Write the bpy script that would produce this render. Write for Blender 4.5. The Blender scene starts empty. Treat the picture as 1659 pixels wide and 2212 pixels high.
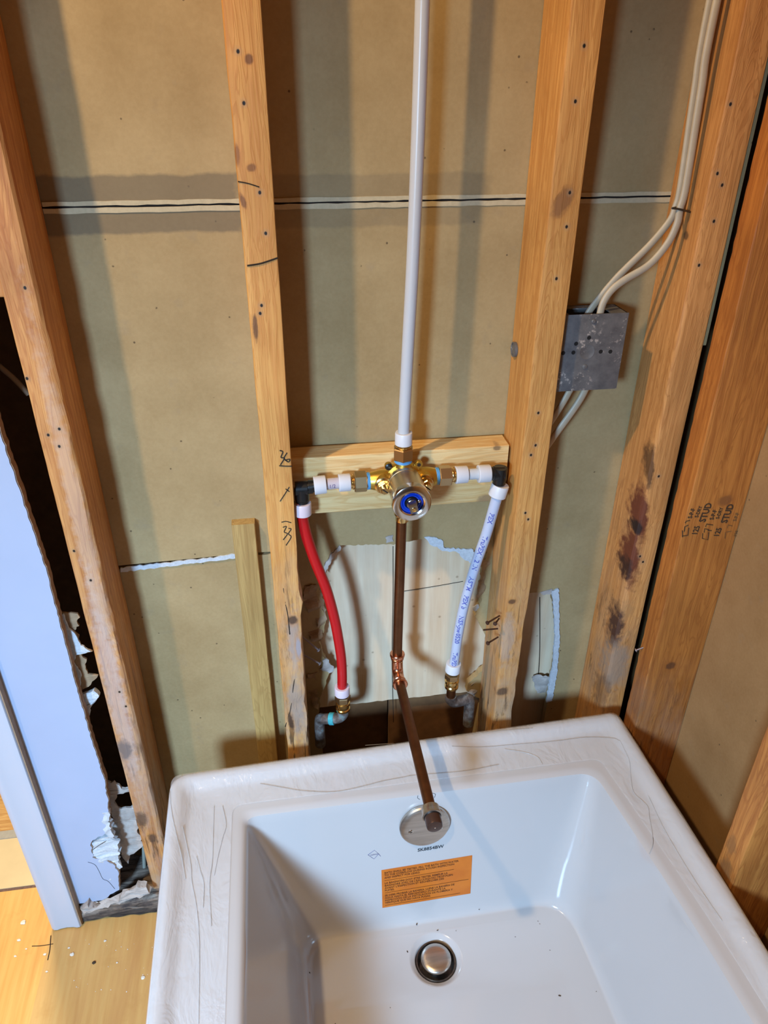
import bpy, bmesh, math, random
from mathutils import Vector, Matrix, noise
from mathutils.geometry import tessellate_polygon

S = bpy.context.scene
COL = S.collection
R = math.radians
PI = math.pi
random.seed(7)

# ------------------------------------------------------------------ camera
cam_d = bpy.data.cameras.new('camera')
cam = bpy.data.objects.new('camera', cam_d)
COL.objects.link(cam)
S.camera = cam
cam_d.sensor_fit = 'VERTICAL'
cam_d.sensor_height = 24.0
cam_d.lens = 24.0 * 1609.2 / 2212.0
cam_d.clip_start = 0.01
CAM = Vector((0.028, -0.9037, 1.3663))
pitch, yaw, roll = R(30.427), R(8.591), R(0.2153)
Fw = Vector((math.sin(yaw) * math.cos(pitch), math.cos(yaw) * math.cos(pitch), -math.sin(pitch)))
Rt = Vector((math.cos(yaw), -math.sin(yaw), 0))
Up = Rt.cross(Fw)
R2 = Rt * math.cos(roll) + Up * math.sin(roll)
U2 = -Rt * math.sin(roll) + Up * math.cos(roll)
m = Matrix((R2, U2, -Fw)).transposed().to_4x4()
m.translation = CAM
cam.matrix_world = m

# ------------------------------------------------------------------ light
W = bpy.data.worlds.new('world')
S.world = W
W.use_nodes = True
W.node_tree.nodes['Background'].inputs[0].default_value = (0.95, 0.62, 0.40, 1)
W.node_tree.nodes['Background'].inputs[1].default_value = 0.004

def area(name, loc, target, size, sizey, power, col, spread=180):
    d = bpy.data.lights.new(name, 'AREA')
    d.shape = 'RECTANGLE'; d.size = size; d.size_y = sizey
    d.energy = power; d.color = col; d.spread = R(spread)
    o = bpy.data.objects.new(name, d); COL.objects.link(o)
    o.location = loc
    o.rotation_euler = (Vector(target) - Vector(loc)).to_track_quat('-Z', 'Y').to_euler()
    return o

# cool daylight from a small window on the left behind the camera
area('window_daylight', (-0.76, -1.81, 1.40), (0.0, -0.1, 0.20), 0.24, 0.30, 17, (0.43, 0.685, 1.0), 82)
# warm bulb of the ceiling fixture, up on the left
bd = bpy.data.lights.new('ceiling_bulb', 'POINT')
bd.energy = 106; bd.color = (1.0, 0.70, 0.37); bd.shadow_soft_size = 0.03
bo = bpy.data.objects.new('ceiling_bulb', bd); COL.objects.link(bo)
bo.location = (-0.784, -0.728, 2.45)
# lamp of the next room shining on its floor through the doorway
area('next_room_lamp', (-0.66, 0.9, 2.1), (-0.75, -0.1, 0.0), 0.3, 0.3, 15, (1.0, 0.80, 0.48), 110)

S.view_settings.view_transform = 'Standard'
S.view_settings.look = 'None'
S.view_settings.gamma = 1
S.view_settings.use_curve_mapping = False
S.view_settings.exposure = 0.0

# ------------------------------------------------------------------ node helpers
def srgb(r, g, b):
    f = lambda c: (c / 255 / 12.92) if c / 255 <= 0.04045 else ((c / 255 + 0.055) / 1.055) ** 2.4
    return (f(r) * .76, f(g) * .76, f(b) * .76, 1)

class NT:
    def __init__(s, name):
        s.m = bpy.data.materials.new(name); s.m.use_nodes = True
        s.t = s.m.node_tree; s.b = s.t.nodes['Principled BSDF']; s.n = s.t.nodes
        s.co = s.n.new('ShaderNodeTexCoord').outputs['Object']
    def link(s, a, b): s.t.links.new(a, b)
    def map(s, scale=(1, 1, 1), loc=(0, 0, 0), rot=(0, 0, 0), src=None):
        q = s.n.new('ShaderNodeMapping'); q.inputs['Scale'].default_value = scale
        q.inputs['Location'].default_value = loc; q.inputs['Rotation'].default_value = rot
        s.link(src or s.co, q.inputs['Vector']); return q.outputs[0]
    def noise(s, scale, detail=4, rough=0.55, src=None, dist=0):
        q = s.n.new('ShaderNodeTexNoise'); q.inputs['Scale'].default_value = scale
        q.inputs['Detail'].default_value = detail; q.inputs['Roughness'].default_value = rough
        q.inputs['Distortion'].default_value = dist
        s.link(src or s.co, q.inputs['Vector']); return q.outputs['Fac']
    def ramp(s, fac, stops):
        q = s.n.new('ShaderNodeValToRGB'); cr = q.color_ramp
        while len(cr.elements) < len(stops): cr.elements.new(0.5)
        for e, (p, c) in zip(cr.elements, stops):
            e.position = p; e.color = c if not isinstance(c, (int, float)) else (c, c, c, 1)
        s.link(fac, q.inputs[0]); return q.outputs[0]
    def mix(s, fac, a, b, mode='MIX'):
        q = s.n.new('ShaderNodeMix'); q.data_type = 'RGBA'; q.blend_type = mode
        for v, k in ((fac, 0), (a, 6), (b, 7)):
            if isinstance(v, (int, float, tuple)): q.inputs[k].default_value = v
            else: s.link(v, q.inputs[k])
        return q.outputs[2]
    def math(s, op, a, b=0.0, clamp=False):
        q = s.n.new('ShaderNodeMath'); q.operation = op; q.use_clamp = clamp
        for v, k in ((a, 0), (b, 1)):
            if isinstance(v, (int, float)): q.inputs[k].default_value = v
            else: s.link(v, q.inputs[k])
        return q.outputs[0]
    def sep(s):
        q = s.n.new('ShaderNodeSeparateXYZ'); s.link(s.co, q.inputs[0]); return q.outputs
    def mask(s, c, r, rot=0.0, soft=0.25, warp=0.35, wscale=90):
        """0..1 blob around c with radii r (metres), rough outline"""
        p = s.map(loc=(-c[0], -c[1], -c[2]))
        if rot: 
            p = s.map(rot=(0, rot, 0), src=p)
        p = s.map(scale=(1 / r[0], 1 / r[1], 1 / r[2]), src=p)
        l = s.n.new('ShaderNodeVectorMath'); l.operation = 'LENGTH'; s.link(p, l.inputs[0])
        d = l.outputs['Value']
        if warp:
            nz = s.noise(wscale, 4, 0.6)
            d = s.math('ADD', d, s.math('MULTIPLY', s.math('SUBTRACT', nz, 0.5), warp * 3))
        return s.ramp(d, [(max(0, 1 - soft) * .5, 1.0), (0.5 * (1 + soft), 0.0)]) if False else \
            s.math('SUBTRACT', 1.0, s.math('DIVIDE', s.math('SUBTRACT', d, 1 - soft), 2 * soft), True)
    def bump(s, h, strength, dist=0.002):
        q = s.n.new('ShaderNodeBump'); q.inputs['Strength'].default_value = strength
        q.inputs['Distance'].default_value = dist
        s.link(h, q.inputs['Height']); s.link(q.outputs[0], s.b.inputs['Normal'])
    def col(s, c):
        if isinstance(c, tuple): s.b.inputs['Base Color'].default_value = c
        else: s.link(c, s.b.inputs['Base Color'])
    def set(s, **k):
        for a, v in k.items(): s.b.inputs[a.replace('_', ' ')].default_value = v
        return s.m

def plain(name, col, rough=0.5, metal=0.0, var=0.0, vscale=80, bump=0, **k):
    t = NT(name)
    if var:
        nz = t.noise(vscale, 5, 0.6)
        dark = tuple(c * (1 - var) for c in col[:3]) + (1,)
        lite = tuple(min(1, c * (1 + var)) for c in col[:3]) + (1,)
        t.col(t.ramp(nz, [(0.3, dark), (0.7, lite)]))
        if bump: t.bump(nz, bump)
    else: t.col(col)
    t.b.inputs['Roughness'].default_value = rough
    t.b.inputs['Metallic'].default_value = metal
    return t.set(**k)

def wood(name, light, dark, axis='Z', holes=(), knots=(), stains=(), grime=None, seed=0.0, rings=9, bump=0.35, rough=0.62):
    t = NT(name)
    st = {'Z': (1, 1, 0.035), 'X': (0.035, 1, 1), 'Y': (1, 0.035, 1)}[axis]
    off = t.map(loc=(seed, seed * 2.3, seed * 1.7))
    wav = t.noise(6, 2, 0.5, src=off)
    g1 = t.noise(150, 6, 0.62, src=t.map(scale=st, src=off), dist=0.15)
    st2 = tuple(v if v == 1 else 0.10 for v in st)
    g2 = t.noise(38, 3, 0.5, src=t.map(scale=st2, src=off), dist=1.4)
    ringv = t.math('SINE', t.math('MULTIPLY', g2, rings * 6.28))
    ringc = t.ramp(t.math('ADD', t.math('MULTIPLY', ringv, 0.5), 0.5), [(0.0, 0.0), (0.65, 0.12), (1.0, 1.0)])
    c = t.ramp(g1, [(0.30, dark), (0.62, light)])
    c = t.mix(t.math('MULTIPLY', ringc, 0.55), c, dark)
    tone = t.ramp(wav, [(0.35, (0.86, 0.84, 0.80, 1)), (0.65, (1.08, 1.06, 1.04, 1))])
    c = t.mix(1.0, c, tone, 'MULTIPLY')
    spk = t.noise(600, 2, 0.7)
    c = t.mix(t.math('MULTIPLY', t.ramp(spk, [(0.68, 0.0), (0.76, 1.0)]), 0.35), c, srgb(95, 62, 34))
    if grime:        # (z0, z1, colour, amount): weathered towards the foot, ragged
        z0, z1, gc, am = grime
        z = t.sep()[2]
        f = t.math('DIVIDE', t.math('SUBTRACT', z1, z), (z1 - z0), True)
        n = t.noise(26, 6, 0.7, src=t.map(scale=(1, 1, 0.35), src=off))
        f = t.math('MULTIPLY', f, t.ramp(n, [(0.38, 0.0), (0.60, 1.0)]))
        c = t.mix(t.math('MULTIPLY', f, am), c, gc)
        n2 = t.noise(40, 6, 0.7, src=t.map(scale=(1, 1, 0.25), loc=(3, 1, 2), src=off))
        f2 = t.math('DIVIDE', t.math('SUBTRACT', z1, z), (z1 - z0), True)
        f2 = t.math('MULTIPLY', f2, t.ramp(n2, [(0.56, 0.0), (0.66, 1.0)]))
        c = t.mix(t.math('MULTIPLY', f2, 0.75), c, srgb(70, 46, 30))
        n3 = t.noise(130, 4, 0.6, src=t.map(scale=(1, 1, 0.05), loc=(5, 2, 1), src=off), dist=.4)
        f3 = t.math('MULTIPLY', t.math('DIVIDE', t.math('SUBTRACT', z1, z), (z1 - z0) * .8, True), t.ramp(n3, [(0.60, 0.0), (0.645, 1.0)]))
        c = t.mix(t.math('MULTIPLY', f3, 0.8 * min(1, am * 1.3)), c, srgb(74, 48, 30))
    for s_ in stains:  # (centre, radii, colour, rot)
        mk = t.mask(s_[0], s_[1], s_[3] if len(s_) > 3 else 0, 0.3, 0.6, 70)
        c = t.mix(t.math('MULTIPLY', mk, s_[4] if len(s_) > 4 else 0.9), c, s_[2])
    for kpos, kr, kc, krot in knots:
        outer = t.mask(kpos, tuple(v * 1.5 for v in kr), krot, 0.35, 0.15, 60)
        c = t.mix(t.math('MULTIPLY', outer, 0.45), c, dark)
        inner = t.mask(kpos, kr, krot, 0.25, 0.3, 120)
        c = t.mix(t.math('MULTIPLY', inner, 0.85), c, kc)
    for h in holes:
        hal = t.mask(h, (.0040, .02, .0040), 0, 0.5, 0.3, 260)
        c = t.mix(t.math('MULTIPLY', hal, 0.4), c, srgb(178, 150, 118))
        mk = t.mask(h, (.0017, .02, .0021), 0, 0.25, 0.1, 300)
        c = t.mix(mk, c, srgb(22, 14, 9))
    t.col(c)
    t.b.inputs['Roughness'].default_value = rough
    t.bump(t.math('ADD', g1, t.math('MULTIPLY', ringc, 0.3)), bump, 0.0015)
    return t.m

# ------------------------------------------------------------------ mesh helpers
def link_mesh(name, bm, mat, parent=None, smooth=None):
    me = bpy.data.meshes.new(name)
    bmesh.ops.recalc_face_normals(bm, faces=bm.faces)
    bm.to_mesh(me); bm.free()
    if mat: me.materials.append(mat)
    if smooth is not None:
        for p in me.polygons: p.use_smooth = True
        if smooth < 179: me.set_sharp_from_angle(angle=R(smooth))
    o = bpy.data.objects.new(name, me); COL.objects.link(o)
    if parent:
        o.parent = parent
        # mesh data are written in world coordinates, so cancel the root's location
        p = parent; loc = Vector((0, 0, 0))
        while p: loc += p.location; p = p.parent
        o.location = -loc
    return o

def thing(name, label, cat, loc, group=None):
    o = bpy.data.objects.new(name, None); COL.objects.link(o)
    o.empty_display_size = 0.02
    o.location = loc; o['label'] = label; o['category'] = cat
    if group: o['group'] = group
    return o
def tag(o, label, cat, group=None):
    o['label'] = label; o['category'] = cat
    if group: o['group'] = group
    return o
def struct(o): o['kind'] = 'structure'; return o

def bm_box(bm, lo, hi, bev=0.0):
    vs = [bm.verts.new((x, y, z)) for x in (lo[0], hi[0]) for y in (lo[1], hi[1]) for z in (lo[2], hi[2])]
    fs = []
    for f in ((0, 1, 3, 2), (4, 6, 7, 5), (0, 4, 5, 1), (2, 3, 7, 6), (0, 2, 6, 4), (1, 5, 7, 3)):
        fs.append(bm.faces.new([vs[i] for i in f]))
    if bev:
        es = {e for f in fs for e in f.edges}
        bmesh.ops.bevel(bm, geom=list(es), offset=bev, segments=2, affect='EDGES', profile=0.6)

def smoothpts(pts, n=6):
    """Catmull-Rom through pts"""
    P = [Vector(p) for p in pts]
    if len(P) < 3 or n < 2: return P
    out = []
    E = [P[0] * 2 - P[1]] + P + [P[-1] * 2 - P[-2]]
    for i in range(1, len(E) - 2):
        for k in range(n):
            t = k / n
            a, b, c, d = E[i - 1], E[i], E[i + 1], E[i + 2]
            out.append(0.5 * ((2 * b) + (c - a) * t + (2 * a - 5 * b + 4 * c - d) * t * t + (3 * b - a - 3 * c + d) * t ** 3))
    out.append(P[-1]); return out

def bm_tube(bm, pts, rad, seg=16, flat=1.0, flatdir=None, cap=True):
    """tube along pts; rad is a number or one per point"""
    pts = [Vector(p) for p in pts]
    rr = rad if isinstance(rad, (list, tuple)) else [rad] * len(pts)
    T0 = (pts[1] - pts[0]).normalized()
    N = Vector(flatdir) if flatdir else (Vector((0, 0, 1)) if abs(T0.z) < 0.9 else Vector((1, 0, 0)))
    rings = []
    for i, p in enumerate(pts):
        T = (pts[min(i + 1, len(pts) - 1)] - pts[max(i - 1, 0)])
        T = T.normalized() if T.length > 1e-9 else T0
        N = (N - T * N.dot(T)).normalized(); B = T.cross(N)
        rings.append([bm.verts.new(p + (N * math.cos(a) + B * math.sin(a) * flat) * rr[i])
                      for a in [2 * PI * k / seg for k in range(seg)]])
    for a, b in zip(rings, rings[1:]):
        for k in range(seg):
            bm.faces.new((a[k], a[(k + 1) % seg], b[(k + 1) % seg], b[k]))
    if cap:
        bm.faces.new(rings[0][::-1]); bm.faces.new(rings[-1])

def bm_lathe(bm, base, axis, prof, seg=32, hexa=False, phase=0.0):
    """prof: (distance along axis, radius)"""
    A = Vector(axis).normalized(); base = Vector(base)
    N = (Vector((0, 0, 1)) if abs(A.z) < 0.9 else Vector((1, 0, 0)))
    N = (N - A * N.dot(A)).normalized(); B = A.cross(N)
    if hexa: seg = 6
    rings = []
    for h, r in prof:
        if r <= 1e-6: rings.append([bm.verts.new(base + A * h)]); continue
        rings.append([bm.verts.new(base + A * h + (N * math.cos(a + phase) + B * math.sin(a + phase)) * r)
                      for a in [2 * PI * k / seg for k in range(seg)]])
    for a, b in zip(rings, rings[1:]):
        if len(a) == 1 and len(b) == 1: continue
        for k in range(seg):
            k2 = (k + 1) % seg
            if len(a) == 1: bm.faces.new((a[0], b[k2], b[k]))
            elif len(b) == 1: bm.faces.new((a[k], a[k2], b[0]))
            else: bm.faces.new((a[k], a[k2], b[k2], b[k]))
    if len(rings[0]) > 1: bm.faces.new(rings[0][::-1])
    if len(rings[-1]) > 1: bm.faces.new(rings[-1])

def lathe(name, base, axis, prof, mat, parent=None, seg=32, hexa=False, phase=0.0, sm=35):
    bm = bmesh.new(); bm_lathe(bm, base, axis, prof, seg, hexa, phase)
    return link_mesh(name, bm, mat, parent, sm)

def tube(name, pts, rad, mat, parent=None, seg=16, n=8, flat=1.0, flatdir=None):
    bm = bmesh.new(); bm_tube(bm, smoothpts(pts, n), rad, seg, flat, flatdir)
    return link_mesh(name, bm, mat, parent, 50)

def jag(pts, amp=0.003, step=0.006, seed=0, closed=True):
    """ragged version of an (x, z) outline"""
    rnd = random.Random(seed); out = []
    n = len(pts)
    for i in range(n if closed else n - 1):
        a = Vector(pts[i]); b = Vector(pts[(i + 1) % n]); L = (b - a).length
        k = max(1, int(L / step))
        nrm = Vector((-(b - a).y, (b - a).x)).normalized() if L > 0 else Vector((0, 0))
        for j in range(k):
            p = a.lerp(b, j / k)
            if j or True: p = p + nrm * rnd.uniform(-amp, amp)
            out.append((p.x, p.y))
    if not closed: out.append(tuple(pts[-1]))
    return out

def bm_sheet(bm, outline, y0, y1, holes=(), axis='Y'):
    """prism of an (a, b) outline: axis Y -> (x, z) outline between y0 (front) and y1;
       axis Z -> (x, y) outline between z0, z1; axis X -> (y, z) outline"""
    loops = [list(outline)] + [list(h) for h in holes]
    flat = [p for l in loops for p in l]
    tris = tessellate_polygon([[Vector((p[0], p[1], 0)) for p in l] for l in loops])
    def P(p, d):
        return {'Y': (p[0], d, p[1]), 'Z': (p[0], p[1], d), 'X': (d, p[0], p[1])}[axis]
    A = [bm.verts.new(P(p, y0)) for p in flat]; B = [bm.verts.new(P(p, y1)) for p in flat]
    for t in tris:
        try:
            bm.faces.new([A[i] for i in t]); bm.faces.new([B[i] for i in t][::-1])
        except ValueError: pass
    o = 0
    for l in loops:
        n = len(l)
        for i in range(n):
            j = (i + 1) % n
            try: bm.faces.new((A[o + i], A[o + j], B[o + j], B[o + i]))
            except ValueError: pass
        o += n

def sheet(name, outline, y0, y1, mat, parent=None, holes=(), axis='Y'):
    bm = bmesh.new(); bm_sheet(bm, outline, y0, y1, holes, axis)
    return link_mesh(name, bm, mat, parent)

def xz(pts): return [(p[0], p[2]) for p in pts]
def xy(pts): return [(p[0], p[1]) for p in pts]

def paper(name, outline, y, mat, parent=None, curl=0.006, seed=0, thick=0.0012):
    """torn, curled sheet of paper facing the room: grid clipped to a ragged outline"""
    bm = bmesh.new(); o = jag(outline, 0.0022, 0.004, seed)
    bm_sheet(bm, o, y, y + thick)
    bmesh.ops.triangulate(bm, faces=bm.faces)
    bmesh.ops.subdivide_edges(bm, edges=[e for e in bm.edges if e.calc_length() > 0.008], cuts=2)
    for v in bm.verts:
        q = v.co * 45 + Vector((seed * 3.1, 0, seed))
        v.co.y += curl * noise.noise(q) * 1.6
    return link_mesh(name, bm, mat, parent)

def timber(name, lo, hi, axis, mat, parent=None, cr=(.002, .002, .002, .002), seg=60, jit=0.0004, fn=None, sub=3):
    """rounded, slightly uneven timber. cross-section corners in order (--, +-, ++, -+) of the two other axes"""
    ax = 'XYZ'.index(axis); o1, o2 = [i for i in range(3) if i != ax]
    bm = bmesh.new(); rings = []
    for s in range(seg + 1):
        t = lo[ax] + (hi[ax] - lo[ax]) * s / seg
        c = [(lo[o1], lo[o2]), (hi[o1], lo[o2]), (hi[o1], hi[o2]), (lo[o1], hi[o2])]
        poly = []
        for i in range(4):
            p = Vector(c[i]); prv = Vector(c[i - 1]); nxt = Vector(c[(i + 1) % 4])
            r = cr[i](t) if callable(cr[i]) else cr[i]
            a = p + (prv - p).normalized() * r; b = p + (nxt - p).normalized() * r
            for k in range(4):
                u = k / 3
                poly.append((1 - u) ** 2 * a + 2 * u * (1 - u) * p + u * u * b)
            rn = cr[(i + 1) % 4](t) if callable(cr[(i + 1) % 4]) else cr[(i + 1) % 4]
            e = nxt + (p - nxt).normalized() * rn
            for k in range(1, sub): poly.append(b.lerp(e, k / sub))
        ring = []
        for p in poly:
            v = [0, 0, 0]; v[ax] = t; v[o1] = p.x; v[o2] = p.y
            v = Vector(v)
            if jit:
                q = Vector((v.x * 60, v.y * 60, v.z * 60)); q[ax] = v[ax] * 14
                dv = noise.noise_vector(q) * jit; dv[ax] = 0; v = v + dv
            if fn: v = fn(v)
            ring.append(bm.verts.new(v))
        rings.append(ring)
    n = len(rings[0])
    for a, b in zip(rings, rings[1:]):
        for k in range(n): bm.faces.new((a[k], a[(k + 1) % n], b[(k + 1) % n], b[k]))
    bm.faces.new(rings[0][::-1]); bm.faces.new(rings[-1])
    return link_mesh(name, bm, mat, parent, 32)

def text_bm(body, size=1.0, align='LEFT', bold=0.0):
    cu = bpy.data.curves.new('t', 'FONT'); cu.body = body; cu.size = size; cu.align_x = align
    cu.resolution_u = 2; cu.offset = bold * size
    o = bpy.data.objects.new('t', cu); COL.objects.link(o)
    dg = bpy.context.evaluated_depsgraph_get()
    me = bpy.data.meshes.new_from_object(o.evaluated_get(dg))
    bm = bmesh.new(); bm.from_mesh(me)
    bpy.data.objects.remove(o); bpy.data.curves.remove(cu); bpy.data.meshes.remove(me)
    return bm

def text_on(name, body, size, origin, du, dv, mat, parent, align='LEFT', squeeze=1.0, bold=0.0):
    """lettering lying in the plane spanned by du (reading direction) and dv (letter up)"""
    bm = text_bm(body, size, align, bold)
    O = Vector(origin); du = Vector(du).normalized(); dv = Vector(dv).normalized()
    for v in bm.verts: v.co = O + du * v.co.x * squeeze + dv * v.co.y
    return link_mesh(name, bm, mat, parent)

def strokes(name, lines, r, mat, parent, n=4, proj=None):
    bm = bmesh.new()
    for l in lines:
        pp = smoothpts(l, n)
        if proj: pp = [proj(p, r * .2) for p in pp]
        bm_tube(bm, pp, r, 6)
    return link_mesh(name, bm, mat, parent, 60)

# ------------------------------------------------------------------ materials
def board_mat(name, light, dark, seamz=None, xr=None, extra=()):
    t = NT(name)
    n1 = t.noise(9, 5, 0.6); n2 = t.noise(220, 3, 0.6); n3 = t.noise(30, 4, 0.6)
    c = t.ramp(n1, [(0.33, dark), (0.67, light)])
    c = t.mix(0.25, c, t.ramp(n2, [(0.35, dark), (0.65, light)]))
    blot = t.ramp(n3, [(0.62, 0.0), (0.75, 1.0)])
    c = t.mix(t.math('MULTIPLY', blot, 0.22), c, srgb(150, 138, 118))
    v = t.n.new('ShaderNodeTexVoronoi'); v.inputs['Scale'].default_value = 42
    t.link(t.co, v.inputs['Vector'])
    sp = t.ramp(v.outputs['Distance'], [(0.045, 1.0), (0.075, 0.0)])
    c = t.mix(t.math('MULTIPLY', sp, t.ramp(n3, [(0.48, 0.0), (0.52, 0.8)])), c, srgb(84, 66, 44))
    if seamz:
        x, y, z = t.sep()
        for (cx, rx, up, dn, am) in seamz[1]:
            wb = t.math('MULTIPLY', t.math('SUBTRACT', t.noise(30, 4, .6), .5), .35)
            ax_ = t.math('DIVIDE', t.math('ABSOLUTE', t.math('SUBTRACT', x, cx)), rx)
            az_ = t.math('DIVIDE', t.math('ABSOLUTE', t.math('SUBTRACT', z, seamz[0] + (up - dn) / 2)), (up + dn) / 2)
            g = t.math('SUBTRACT', 1.0, t.math('DIVIDE', t.math('SUBTRACT', t.math('ADD', t.math('MAXIMUM', ax_, az_), wb), .93), .12), True)
            c = t.mix(t.math('MULTIPLY', g, am), c, srgb(104, 96, 82))
    for s_ in extra:
        mk = t.mask(s_[0], s_[1], 0, 0.3, 0.3, 60); c = t.mix(t.math('MULTIPLY', mk, s_[3]), c, s_[2])
    t.col(c); t.b.inputs['Roughness'].default_value = 0.85
    t.bump(n2, 0.12, 0.001)
    return t.m

M = {}
M['board'] = board_mat('brown_board', srgb(194, 169, 122), srgb(172, 146, 100),
                       (1.229, [(-.125, .125, .034, .032, .62), (.17, .14, .032, .030, .28)]))
M['board_right'] = board_mat('brown_board_right', srgb(186, 146, 96), srgb(164, 124, 76))
M['gypsum'] = plain('gypsum', srgb(214, 222, 230), 0.9, var=0.12, vscale=260, bump=0.4)
M['gypsum_edge'] = plain('gypsum_edge', srgb(206, 192, 158), 0.9, var=0.08, vscale=200)
M['edge_brown'] = plain('drywall_cut_edge', srgb(172, 142, 116), 0.9, var=0.18, vscale=160, bump=0.5)
M['dark_line'] = plain('dark_gap', srgb(40, 28, 18), 0.9)
M['torn_paper'] = plain('torn_paper', srgb(176, 148, 116), 0.9, var=0.22, vscale=60, bump=0.6)
M['torn_grey'] = plain('torn_paper_grey', srgb(196, 186, 178), 0.9, var=0.2, vscale=50, bump=0.8)
M['paint'] = plain('white_wall_paint', srgb(184, 200, 230), 0.55, var=0.02, vscale=12)
M['gloss_paint'] = plain('gloss_white_paint', srgb(206, 216, 232), 0.3)
M['mdf'] = plain('raw_casing_edge', srgb(176, 148, 118), 0.8, var=0.12, vscale=90)
M['rot'] = plain('rotten_wood', srgb(150, 136, 124), 0.95, var=0.4, vscale=60, bump=1.0)

# ------------------------------------------------------------------ setting: wall boards
# back of the next room's wall seen between the studs
def rect(x0, x1, z0, z1): return [(x0, z0), (x1, z0), (x1, z1), (x0, z1)]
SZ = 1.229; S2 = 0.7155
wall_back = struct(sheet('wall_back', rect(-.262, .603, SZ + .0015, 2.6), .089, .102, M['board']))
# lower board with the torn opening behind the supply pipes and the slot by the corner
tear = [(0.1079, 0.0890, 0.7211), (0.1936, 0.0890, 0.7149), (0.2449, 0.0890, 0.7208), (0.2700, 0.0890, 0.7061), (0.2897, 0.0890, 0.6970), (0.3186, 0.0890, 0.6943), (0.3506, 0.0890, 0.6859), (0.3455, 0.0890, 0.6463), (0.3485, 0.0890, 0.5828), (0.3390, 0.0890, 0.5537), (0.3647, 0.0890, 0.4986), (0.3697, 0.0890, 0.4325), (0.3372, 0.0890, 0.3960), (0.3348, 0.0890, 0.3779), (0.3651, 0.0890, 0.3501)]
tear2 = [(0.0585, 0.0890, 0.3615), (0.0653, 0.0890, 0.4063), (0.0764, 0.0890, 0.4381), (0.0855, 0.0890, 0.4641), (0.0735, 0.0890, 0.4923), (0.0669, 0.0890, 0.5264), (0.0756, 0.0890, 0.5458), (0.0797, 0.0890, 0.5733), (0.0719, 0.0890, 0.6130), (0.0719, 0.0890, 0.6489), (0.0808, 0.0890, 0.6846), (0.0905, 0.0890, 0.7069)]
hole_c = jag(xz(tear), .0012, .004, 3, False) + [(.338, .02), (.07, .02)] + jag(xz(tear2), .0014, .005, 4, False)
slot = [(0.4386, 0.0890, 0.5920), (0.4721, 0.0890, 0.5915), (0.4821, 0.0890, 0.5581), (0.4976, 0.0890, 0.4825), (0.4989, 0.0890, 0.4156), (0.4977, 0.0890, 0.3276)]
hole_r = jag(xz(slot), .001, .005, 6, False) + [(.49, .02), (.405, .02), (.405, .59)]
lo = [(-.232, S2), (-.056, S2 + .004), (.0, S2 + .004), (.0, -.02), (.603, -.02), (.603, SZ - .0015), (-.262, SZ - .0015), (-.262, S2)]
lower = sheet('board', lo, .089, .102, M['board'], wall_back, holes=[hole_c, hole_r])
foot = sheet('board', jag([(-.262, -.02), (-.001, -.02), (-.001, S2 - .001), (-.056, S2 - .001), (-.232, S2 - .006), (-.262, S2 - .006)], .0006, .01, 5), .0895, .102, M['board'], wall_back)
# exposed gypsum edges along the joints
sheet('joint_edge', jag(rect(-.232, .60, SZ + .0012, SZ + .0060), .0005, .012, 1), .0878, .0895, M['gypsum_edge'], wall_back)
sheet('joint_edge', jag(rect(-.232, .60, SZ - .0072, SZ - .0012), .0005, .012, 2), .0878, .0895, M['gypsum_edge'], wall_back)
sheet('joint_gap', rect(-.25, .60, SZ - .003, SZ + .003), .091, .103, M['dark_line'], wall_back)
sheet('joint_edge', jag([(-.232, S2 - .011), (-.056, S2 - .002), (-.056, S2 + .006), (-.09, S2 + .002), (-.232, S2 - .003)], .0012, .005, 9), .087, .0892, M['gypsum'], wall_back)

# second skin behind the opening
t = NT('old_plywood')
n1 = t.noise(5, 4, 0.6); g = t.noise(60, 5, 0.6, src=t.map(scale=(1, 1, .06)))
c = t.ramp(g, [(0.3, srgb(236, 204, 166)), (0.7, srgb(255, 236, 204))])
c = t.mix(t.math('MULTIPLY', t.ramp(n1, [(0.45, 0.0), (0.7, 1.0)]), 0.35), c, srgb(186, 168, 150))
v = t.n.new('ShaderNodeTexVoronoi'); v.inputs['Scale'].default_value = 34; t.link(t.co, v.inputs['Vector'])
c = t.mix(t.math('MULTIPLY', t.ramp(v.outputs['Distance'], [(0.05, 1.0), (0.11, 0.0)]), 0.5), c, srgb(132, 96, 62))
t.col(c); t.b.inputs['Roughness'].default_value = 0.8
M['ply'] = t.m
inner = sheet('inner_panel', jag([(-.02, .80), (-.02, .352), (.40, .352), (.40, -.02), (.62, -.02), (.62, .80)], .001, .01, 77), .112, .125, M['ply'], wall_back)
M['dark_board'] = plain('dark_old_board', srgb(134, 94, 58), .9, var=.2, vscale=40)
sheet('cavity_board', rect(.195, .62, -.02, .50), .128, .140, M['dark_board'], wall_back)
sheet('cavity_board', rect(-.02, .195, -.02, .50), .150, .160, M['dark_board'], wall_back)  # board added in the open void to catch bounce light and lighten it
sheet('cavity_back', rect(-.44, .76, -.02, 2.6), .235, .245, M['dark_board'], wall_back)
strokes('panel_joint', [[(0.1966, 0.1115, 0.6966), (0.1976, 0.1115, 0.5923), (0.1972, 0.1115, 0.4569), (0.2013, 0.1115, 0.2933)]], .0006, M['dark_line'], wall_back)
strokes('panel_joint', [[(0.2160, 0.1115, 0.6031), (0.2627, 0.1115, 0.6070), (0.3195, 0.1115, 0.6129)]], .0006, M['dark_line'], wall_back)
strokes('panel_joint', [[(0.4628, 0.1115, 0.5637), (0.4764, 0.1115, 0.4441), (0.4815, 0.1115, 0.3743)]], .0008, M['dark_line'], wall_back)
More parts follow.
